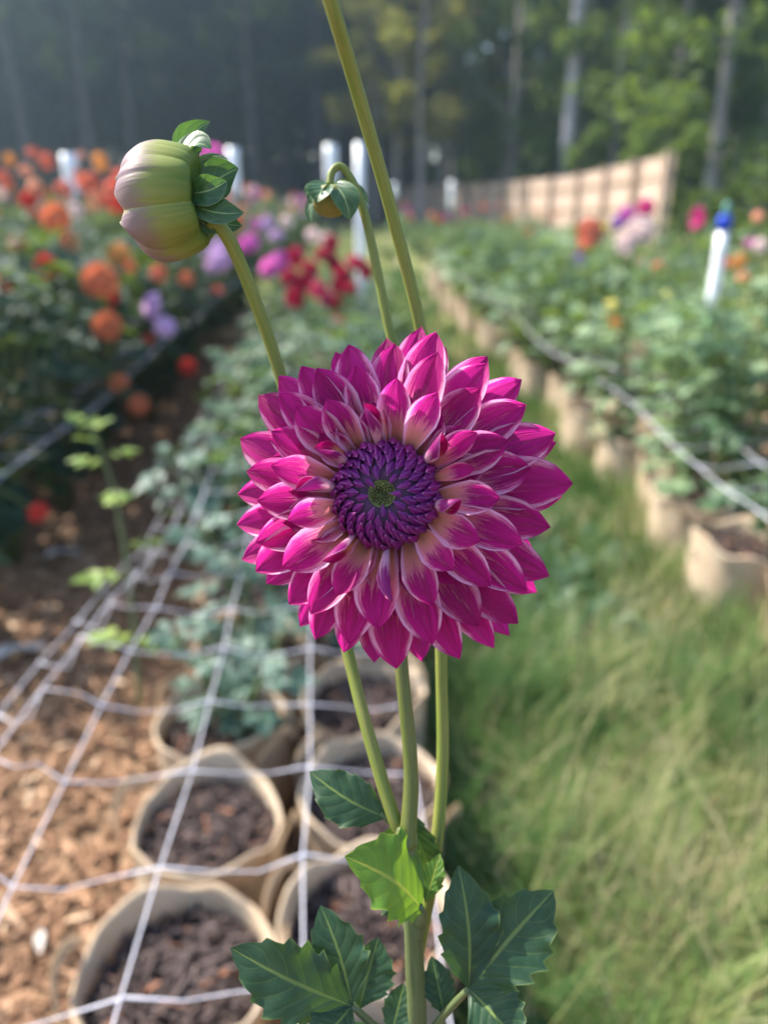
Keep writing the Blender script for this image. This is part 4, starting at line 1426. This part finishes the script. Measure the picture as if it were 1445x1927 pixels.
for k in range(NF):
    f = (k + 1.5) / (NF + 1)
    al = .17 + (1.48 - .17) * f ** .64
    az = k * 2.39996
    sz = .16 + .40 * f
    half = .0009 + .0029 * f ** .72
    tw = -.07 * f
    big = rp.uniform(.92, 1.08)
    V, UV = [], []
    nvv, nuu = 9, 7
    for j in range(nvv):
        v = j / (nvv - 1)
        a_ = al + sz * (.75 - 1.55 * v) * big
        z_ = az + tw * v * 1.2
        a_ = max(.05, a_)
        lift = .0002 + (.0023 * v ** 1.2 + .0003) * (.45 + f)
        wv = half * float(np.interp(v, [0, .25, .5, .75, .92, 1], [.95, 1, .84, .50, .18, .02])) * big
        p = dome(a_, z_, lift); p2 = dome(a_, z_ + .02, lift)
        sd = (p2 - p).normalized()
        nrm = (dome(a_, z_, lift + .001) - p).normalized()
        for i in range(nuu):
            u = i / (nuu - 1) * 2 - 1
            V.append(rel(p + sd * (u * wv) + nrm * (wv * .75 * (1 - abs(u)) ** 1.2 - wv * .25)))
            UV.append(((u + 1) / 2, v))
    o = obj('floret', make_mesh('floret', V, [tuple(reversed(q)) for q in grid_faces(nvv, nuu)], MAT['floret'], UV), head)
    g = f
    o.color = (1.0 + .5 * g, 1.0, 1.25 - .15 * g, 1)
V, fs, UV = [], [], []
for j in range(8):
    for i in range(20):
        p = dome(.02 + .26 * j / 7, 2 * math.pi * i / 20, .0003)
        V.append(rel(p)); UV.append((i / 20, j / 7))
fs = grid_faces(8, 20, True)
dV = [rel(dome(.05 + 1.5 * j / 11, 2 * math.pi * i / 32, -.0004)) for j in range(12) for i in range(32)]
obj('disc', make_mesh('disc', dV, grid_faces(12, 32, True), m_plain('disc under the florets', (0.05, 0.012, 0.05), .6, .2, 200)), head)
obj('disc_centre', make_mesh('disc_centre', V, fs, centre_m, UV), head)
for k in range(40):      # tiny green unopened florets
    al = .04 + .20 * math.sqrt(k / 40); az = k * 2.39996
    p = dome(al, az, .0002); q = dome(al * .75, az, .0014)
    V, fs, UV = tube_data([rel(p), rel(p.lerp(q, .6)), rel(q)], [.00055, .0006, .0001], 6)
    obj('floret', make_mesh('floret', V, fs, centre_m, UV), head)


# ------------------------------------------------------------------ leaves of the dahlia
def leaflet(base, tip, width, nrm, mat, parent, fold=.25, bend=.12, teeth=6, skew=0.0, name='leaflet', w_at=.45, twist=0.0, tooth=.07, seed=0, uneven=(1.0, 1.0)):
    """a serrated leaf blade from base to tip, width in metres, nrm = the side that faces up"""
    r = random.Random(seed + int(abs(width) * 1e6))
    d = tip - base
    ln = d.length
    T0 = d.normalized()
    N0 = (nrm - T0 * nrm.dot(T0)).normalized()
    S0 = T0.cross(N0)
    nvv, nuu = 61, 13
    V, UV = [], []
    xs_ = [0, .06, .18, .32, w_at, .62, .78, .9, .97, 1]
    ys_ = [.03, .26, .68, .92, 1.0, .92, .64, .33, .12, .0]
    wob = [r.uniform(0, 6.3) for _ in range(4)]
    for j in range(nvv):
        v = j / (nvv - 1)
        c = base + T0 * (ln * v) + N0 * (ln * bend * math.sin(math.pi * v)) + S0 * (skew * ln * math.sin(math.pi * v))
        q = Quaternion(T0, twist * v)
        sd, nr = q @ S0, q @ N0
        w = width / 2 * float(np.interp(v, xs_, ys_))
        for i in range(nuu):
            u = i / (nuu - 1) * 2 - 1
            sgn = 1 if u > 0 else -1
            au = abs(u)
            fr = (v * teeth + (.35 if sgn > 0 else 0)) % 1.0
            tt_ = (fr ** 1.6) * (1 if .10 < v < .96 else 0)      # saw, points to the tip
            edge = w * uneven[0 if sgn < 0 else 1] * (1 + tooth * (tt_ - .35) * 4.2 * (au ** 5))
            lift = w * fold * au ** 1.3 + w * .07 * math.sin(v * 15 + wob[0] * sgn + sgn) * au * au + w * .05 * math.sin(v * 28 + wob[1]) * au ** 3
            fwd = w * .22 * au ** 1.2 * (1 - v)
            V.append(rel(c + sd * (edge * u) + nr * lift + T0 * fwd)); UV.append(((u + 1) / 2, v))
    return obj(name, make_mesh(name, V, grid_faces(nvv, nuu), MAT[mat], UV), parent)


def petiole(pts, radii, parent, name='leaf', mat='stem_green'):
    V, fs, UV = tube_data([rel(p) for p in pts], radii, 8, 12)
    return obj(name, make_mesh(name, V, fs, MAT[mat], UV), parent)


def fold_normal(a=0.0, b=0.0):
    return (-FWD + UP * a + RIGHT * b).normalized()


# stems
main = [at(785, 1927, .335), at(777, 1740, .325), at(766, 1600, .318)]
low = [main_base.lerp(main[0], q / 12) + Vector((.004 * math.sin(q * .5), .003 * math.sin(q * .4), 0)) * (1 - q / 12) for q in range(13)]
tube('stem', [rel(p) for p in low] + [rel(main[0].lerp(main[1], .5)), rel(main[1]), rel(main[1].lerp(main[2], .5)), rel(main[2]), rel(main[2] + (main[2] - main[1]) * .02)], [.0054] * 4 + [.0048] * 5 + [.0043] * 5 + [.0040, .0039, .0038, .0036], MAT['stem_green'], plant, 14, 80, .03)
fh_back = frame(.001, 0, -.028)
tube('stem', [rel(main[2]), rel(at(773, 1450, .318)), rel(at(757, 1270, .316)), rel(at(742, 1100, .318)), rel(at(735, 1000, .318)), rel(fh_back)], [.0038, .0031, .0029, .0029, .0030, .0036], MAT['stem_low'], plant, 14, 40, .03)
# left side shoot that carries the plump bud
bud_neck = at(392, 415, .292)
tube('stem', [rel(at(760, 1572, .322)), rel(at(738, 1530, .322)), rel(at(690, 1370, .325)), rel(at(655, 1230, .33)), rel(at(590, 960, .335)), rel(at(528, 708, .325)), rel(at(470, 540, .308)), rel(at(425, 440, .295)), rel(bud_neck)],
     [.0032, .0030, .0027, .0026, .0026, .0026, .0027, .0027, .0024], MAT['stem'], plant, 14, 60, .03)
# right stem: rises behind the bloom and on out of the picture to another bud
far_top = at(560, -215, .235)
tube('stem', [rel(main[1] + Vector((.002, .012, -.05))), rel(at(815, 1640, .345)), rel(at(832, 1450, .345)), rel(at(830, 1240, .342)), rel(at(822, 900, .335)), rel(at(795, 640, .322)), rel(at(737, 400, .30)), rel(at(675, 180, .275)), rel(at(622, 0, .252)), rel(far_top)],
     [.0028, .0030, .0028, .0027, .0027, .0026, .0026, .0026, .0026, .0024], MAT['stem'], plant, 14, 70, .03)
# swollen joints where the shoots leave the stem
for (jx, jy, jt, jr) in ((764, 1582, .319, .0047), (779, 1738, .326, .0050)):
    ja, jb = at(jx - 1, jy - 26, jt), at(jx + 2, jy + 26, jt)
    tube('stem_node', [rel(ja), rel(ja.lerp(jb, .3)), rel(ja.lerp(jb, .6)), rel(jb)], [.0034, jr, jr, .0038], MAT['stem_green'], plant, 14, 12)
# thin stalk of the nodding bud
nod = at(620, 348, .332)
tube('stem', [rel(at(824, 1000, .345)), rel(at(775, 760, .345)), rel(at(735, 630, .342)), rel(at(708, 500, .338)), rel(at(685, 400, .336)), rel(at(662, 338, .334)), rel(at(641, 313, .333)), rel(at(625, 322, .332)), rel(nod)],
     [.0022, .0022, .0022, .0021, .0020, .0018, .0017, .0016, .0016], MAT['stem'], plant, 12, 60, .02)


# ------------------------------------------------------------------ buds
def m_budpetal():
    n = NT('bud petal')
    uv, x, v = n.uv()
    rnd = n.orand()
    st = n.noise(n.vec(n.math('MULTIPLY', x, 18.0), n.math('MULTIPLY', v, 2.0), n.math('MULTIPLY', rnd, 40.0)), 1.0, 3, 0.6)
    t = n.math('ADD', v, n.math('MULTIPLY_ADD', st, .35, -.18))
    col = n.ramp(t, [(0.0, (0.035, 0.09, 0.012)), (0.22, (0.12, 0.19, 0.03)), (0.45, (0.27, 0.30, 0.075)), (0.60, (0.26, 0.20, 0.17)), (0.85, (0.29, 0.195, 0.25)), (1.0, (0.40, 0.34, 0.26))])
    u = n.math('ABSOLUTE', n.math('MULTIPLY_ADD', x, 2.0, -1.0))
    col = n.mix(n.smooth(u, .72, .98, 0, .65), col, (0.42, 0.43, 0.13))
    return n.finish(col, .5, n.bump(st, .3, .0008), .38, n.mix(.4, col, (.65, .62, .08)), .3)


MAT['budpetal'] = m_budpetal()
MAT['budcore'] = m_plain('bud core', (0.42, 0.30, 0.33), .6, .15, 60)
MAT['smallbud'] = m_plain('small bud skin', (0.17, 0.16, 0.035), .5, .15, 120, .3, .0005)


def bud(base, axis, up, R, Ln, petals, name='bud'):
    """flattened bud; axis from base to apex"""
    ax = axis.normalized(); e1 = (up - ax * up.dot(ax)).normalized(); e2 = ax.cross(e1)
    def surf(t, psi, k=1.0):
        rr = R * (math.sin(t) ** .72 if 0 < t < math.pi else 0) * k
        al = Ln * (.5 - .5 * math.cos(t)) * (1 if t > .6 else 1) - .16 * Ln * math.exp(-((t - .75) / .35) ** 2)
        al = Ln / 2 + (al - Ln / 2) * (1 + (k - 1) * 1.0)
        return base + ax * al + (e1 * math.cos(psi) + e2 * math.sin(psi)) * rr
    V, UV = [], []
    for j in range(14):
        t = .08 + (math.pi - .12) * j / 13
        for i in range(24):
            V.append(rel(surf(t, 2 * math.pi * i / 24, .93))); UV.append((i / 24, j / 13))
    b = obj(name, make_mesh(name, V, grid_faces(14, 24, True) + [tuple(range(23, -1, -1)), tuple(range(13 * 24, 14 * 24))], MAT['budcore'], UV), plant)
    for (psi, half, t1, k) in petals:
        V, UV = [], []
        nvv, nuu = 22, 13
        for j in range(nvv):
            v = j / (nvv - 1)
            t = .10 + (t1 - .10) * v
            wv = half * float(np.interp(v, [0, .15, .5, .75, .9, 1], [.7, .95, 1, .85, .5, .02]))
            wv *= 1.0 / max(.35, math.sin(t) ** .5) if v > .5 else 1
            for i in range(nuu):
                u = i / (nuu - 1) * 2 - 1
                kk = k + .085 * (1 - abs(u) ** 1.8) - .02 * abs(u) ** 3 + .012 * math.exp(-(u / .12) ** 2) * (v > .3)
                V.append(rel(surf(t, psi + wv * u, kk))); UV.append(((u + 1) / 2, v))
        obj('bud_petal', make_mesh('bud_petal', V, grid_faces(nvv, nuu), MAT['budpetal'], UV), b)
    return b


bd = .292
bb = at(372, 374, bd)
baxis = at(240, 388, bd + .003) - bb
e2n = -FWD
pl = []
for i in range(7):
    pl.append((2 * math.pi * i / 7 + .2, .56, 2.85 if i % 2 else 2.7, .955 + .016 * (i % 3)))
for i in range(6):
    pl.append((2 * math.pi * i / 6 + .75, .44, 2.45 + .22 * (i % 2), .985 + .022 * (i % 2)))
bud_main = bud(bb, baxis, UP, 108 * bd / F * .92, baxis.length, pl)


def bract(parent, base, mid, tip, width, nrm, seed, mat='bract'):
    """small smooth curved bract through three points"""
    V, UV = [], []
    nvv, nuu = 22, 9
    c = mid * 2 - (base + tip) * .5
    P = (base, c, tip)
    for j in range(nvv):
        v = j / (nvv - 1)
        p = bez(P, v); T = (bez(P, min(1, v + .03)) - bez(P, max(0, v - .03))).normalized()
        N0 = (nrm - T * nrm.dot(T)).normalized(); sd = T.cross(N0)
        w = width * .66 * float(np.interp(v, [0, .2, .45, .65, .85, .95, 1], [.45, .8, 1, .92, .5, .2, .01]))
        for i in range(nuu):
            u = i / (nuu - 1) * 2 - 1
            V.append(rel(p + sd * (w * u) + N0 * (w * .35 * abs(u) ** 1.5))); UV.append(((u + 1) / 2, v))
    return obj('bract', make_mesh('bract', V, grid_faces(nvv, nuu), MAT[mat], UV), parent)


def bp(px, py, dz=0.0): return at(px, py, bd + dz)


pxm = bd / F
V, fs, UV = tube_data([rel(bp(390, 412)), rel(bp(382, 395)), rel(bp(372, 376)), rel(bp(362, 372))], [.0026, .0048, .0075, .0060], 16, 10)
obj('calyx', make_mesh('calyx', V, fs, MAT['bract'], UV), bud_main)
bract(bud_main, bp(354, 322, .004), bp(352, 268, .006), bp(396, 228, .004), 44 * pxm, fold_normal(.2, .6), 1)
bract(bud_main, bp(352, 335, .0), bp(362, 276, -.002), bp(398, 280, -.003), 56 * pxm, fold_normal(.9, -.4), 2)
bract(bud_main, bp(366, 345, .006), bp(388, 305, .008), bp(430, 300, .008), 26 * pxm, fold_normal(.7, .1), 3)
bract(bud_main, bp(372, 368, .003), bp(408, 338, .004), bp(449, 316, .002), 62 * pxm, fold_normal(.0, .2), 4)
bract(bud_main, bp(362, 362, -.006), bp(392, 358, -.010), bp(427, 340, -.008), 42 * pxm, fold_normal(-.2, .1), 5)
bract(bud_main, bp(372, 388, -.005), bp(412, 400, -.008), bp(459, 399, -.006), 40 * pxm, fold_normal(.1, .0), 6)
bract(bud_main, bp(392, 405, .004), bp(425, 420, .006), bp(456, 424, .006), 30 * pxm, fold_normal(-.1, .2), 7)
bract(bud_main, bp(366, 398, -.004), bp(384, 420, -.001), bp(407, 438, .0), 22 * pxm, fold_normal(-.1, -.4), 8)

# nodding bud
sd_ = .333
def sp(px, py, dz=0.0): return at(px, py, sd_ + dz)
spx = sd_ / F
V, UV = [], []
sax = (sp(622, 408) - sp(620, 350)).normalized(); s1 = RIGHT; s2 = sax.cross(s1).normalized()
for j in range(12):
    t = .05 + (math.pi - .1) * j / 11
    for i in range(20):
        a = 2 * math.pi * i / 20
        rr = 34 * spx * math.sin(t) ** .8 * (1 + .03 * math.cos(a * 5))
        V.append(rel(sp(620, 350) + sax * (56 * spx * (.5 - .5 * math.cos(t))) + (s1 * math.cos(a) + s2 * math.sin(a)) * rr)); UV.append((i / 20, j / 11))
nb_ = obj('bud', make_mesh('bud', V, grid_faces(12, 20, True) + [tuple(range(19, -1, -1)), tuple(range(220, 240))], MAT['smallbud'], UV), plant)
bract(nb_, sp(618, 346), sp(596, 356, -.004), sp(586, 384, -.004), 34 * spx, fold_normal(.8, -.3), 11)
bract(nb_, sp(612, 350, -.004), sp(603, 362, -.0085), sp(596, 380, -.009), 38 * spx, fold_normal(.7, -.1), 12)
bract(nb_, sp(590, 370, .0), sp(583, 392, .0), sp(587, 420, .0), 15 * spx, fold_normal(.0, -.6), 13)
bract(nb_, sp(628, 346, -.003), sp(648, 372, -.008), sp(658, 414, -.006), 42 * spx, fold_normal(.1, .3), 14)
bract(nb_, sp(632, 348, .004), sp(664, 358, .005), sp(694, 386, .004), 26 * spx, fold_normal(.3, .5), 15)
bract(nb_, sp(622, 346, .005), sp(632, 380, .010), sp(640, 410, .008), 34 * spx, fold_normal(.0, .2), 16)
# bud at the head of the tall stem, above the picture
tb_ax = (far_top - at(622, 0, .252)).normalized()
V, UV = [], []
q1 = tb_ax.orthogonal().normalized(); q2 = tb_ax.cross(q1)
for j in range(12):
    t = .05 + (math.pi - .1) * j / 11
    for i in range(20):
        a = 2 * math.pi * i / 20
        rr = .011 * math.sin(t) ** .8
        V.append(rel(far_top + tb_ax * (.016 * (.5 - .5 * math.cos(t))) + (q1 * math.cos(a) + q2 * math.sin(a)) * rr)); UV.append((i / 20, j / 11))
obj('bud', make_mesh('bud', V, grid_faces(12, 20, True) + [tuple(range(19, -1, -1)), tuple(range(220, 240))], MAT['smallbud'], UV), plant)

# ------------------------------------------------------------------ leaves near the stem
def lf(px, py, t): return at(px, py, t)
# upper left leaf at the fork
p1 = petiole([lf(752, 1562, .322), lf(735, 1548, .322), lf(716, 1530, .322)], [.0016, .0012], plant)
leaflet(lf(728, 1540, .322), lf(582, 1452, .325), 100 * .323 / F, fold_normal(.5, .0), 'leaf', p1, .10, .10, 5, -.05, tooth=.03, seed=1, uneven=(1.0, .9), w_at=.40)
leaflet(lf(748, 1545, .330), lf(712, 1668, .338), 92 * .33 / F, fold_normal(.3, .3), 'leaf', p1, .2, .05, 5, 0, tooth=.04, seed=2)
leaflet(lf(764, 1520, .335), lf(822, 1660, .345), 70 * .33 / F, fold_normal(.3, -.3), 'leaf', p1, .2, .05, 5, 0, tooth=.04, seed=3)
# lit yellow-green leaf
p2 = petiole([lf(788, 1738, .322), lf(796, 1722, .316), lf(790, 1706, .312)], [.0022, .0013], plant)
leaflet(lf(797, 1716, .314), lf(648, 1612, .300), 150 * .31 / F, fold_normal(1.0, .35), 'leaf_lit', p2, .22, .10, 6, .02, tooth=.06, seed=4, uneven=(.95, 1.15), w_at=.42)
leaflet(lf(800, 1700, .322), lf(828, 1606, .330), 46 * .31 / F, fold_normal(.0, -.2), 'leaf_lit', p2, .2, .05, 4, 0, tooth=.06, seed=5)
leaflet(lf(770, 1722, .330), lf(705, 1668, .335), 60 * .31 / F, fold_normal(.2, .2), 'leaf', p2, .2, .05, 4, 0, tooth=.05, seed=6)
# right compound leaf
j3 = lf(882, 1862, .315)
p3 = petiole([lf(786, 1985, .338), lf(832, 1915, .328), j3], [.0022, .0014], plant)
leaflet(j3 + Vector((0, 0, .0004)), lf(862, 1628, .318), 118 * .317 / F, fold_normal(.25, .15), 'leaf', p3, .22, .05, 6, .03, tooth=.04, seed=7, w_at=.42)
leaflet(j3, lf(1042, 1676, .318), 150 * .317 / F, fold_normal(.1, -.25), 'leaf', p3, .14, .03, 7, -.02, tooth=.06, seed=8, w_at=.55, uneven=(1.0, 1.0))
leaflet(j3, lf(985, 1975, .300), 118 * .31 / F, fold_normal(.9, .1), 'leaf', p3, .12, .05, 6, .0, tooth=.05, seed=9)
leaflet(lf(836, 1912, .328), lf(812, 1800, .336), 62 * .32 / F, fold_normal(.2, .2), 'leaf', p3, .2, .04, 5, .0, tooth=.05, seed=10)
# left compound leaf
j6 = lf(663, 1894, .312)
p6 = petiole([lf(786, 1990, .338), lf(720, 1945, .322), j6], [.0022, .0014], plant)
leaflet(j6, lf(433, 1784, .306), 138 * .31 / F, fold_normal(.2, .1), 'leaf', p6, .13, .07, 7, .0, tooth=.06, seed=11, w_at=.5)
leaflet(j6, lf(603, 1704, .318), 108 * .315 / F, fold_normal(.3, -.1), 'leaf', p6, .18, .04, 6, .04, tooth=.05, seed=12, w_at=.42)
leaflet(lf(676, 1900, .318), lf(712, 1765, .326), 100 * .315 / F, fold_normal(.3, .2), 'leaf', p6, .18, .05, 6, -.02, tooth=.05, seed=13)
leaflet(j6, lf(585, 1985, .298), 96 * .305 / F, fold_normal(.9, .1), 'leaf', p6, .12, .05, 6, 0, tooth=.05, seed=14)
leaflet(lf(690, 1925, .318), lf(655, 1990, .30), 90 * .31 / F, fold_normal(.9, -.1), 'leaf', p6, .12, .05, 6, 0, tooth=.05, seed=15)
leaflet(lf(735, 1950, .330), lf(760, 1850, .34), 62 * .32 / F, fold_normal(.4, .1), 'leaf', p6, .2, .05, 5, 0, tooth=.05, seed=16)

# ------------------------------------------------------------------ haze
V, fs = box_data((0, 100, 12.5), (360, 330, 33))
nh = NT('haze')
pv_ = nh.node('ShaderNodeVolumePrincipled', None, Color=(0.58, 0.80, 1.0), Density=0.0023, Anisotropy=0.7)
nh.t.links.new(pv_.outputs[0], nh.out.inputs['Volume'])
hz = obj('haze', make_mesh('haze', V, fs, nh.m, smooth=False))
tag(hz, 'thin pale morning haze hanging over the field and woods', 'haze', kind='stuff')
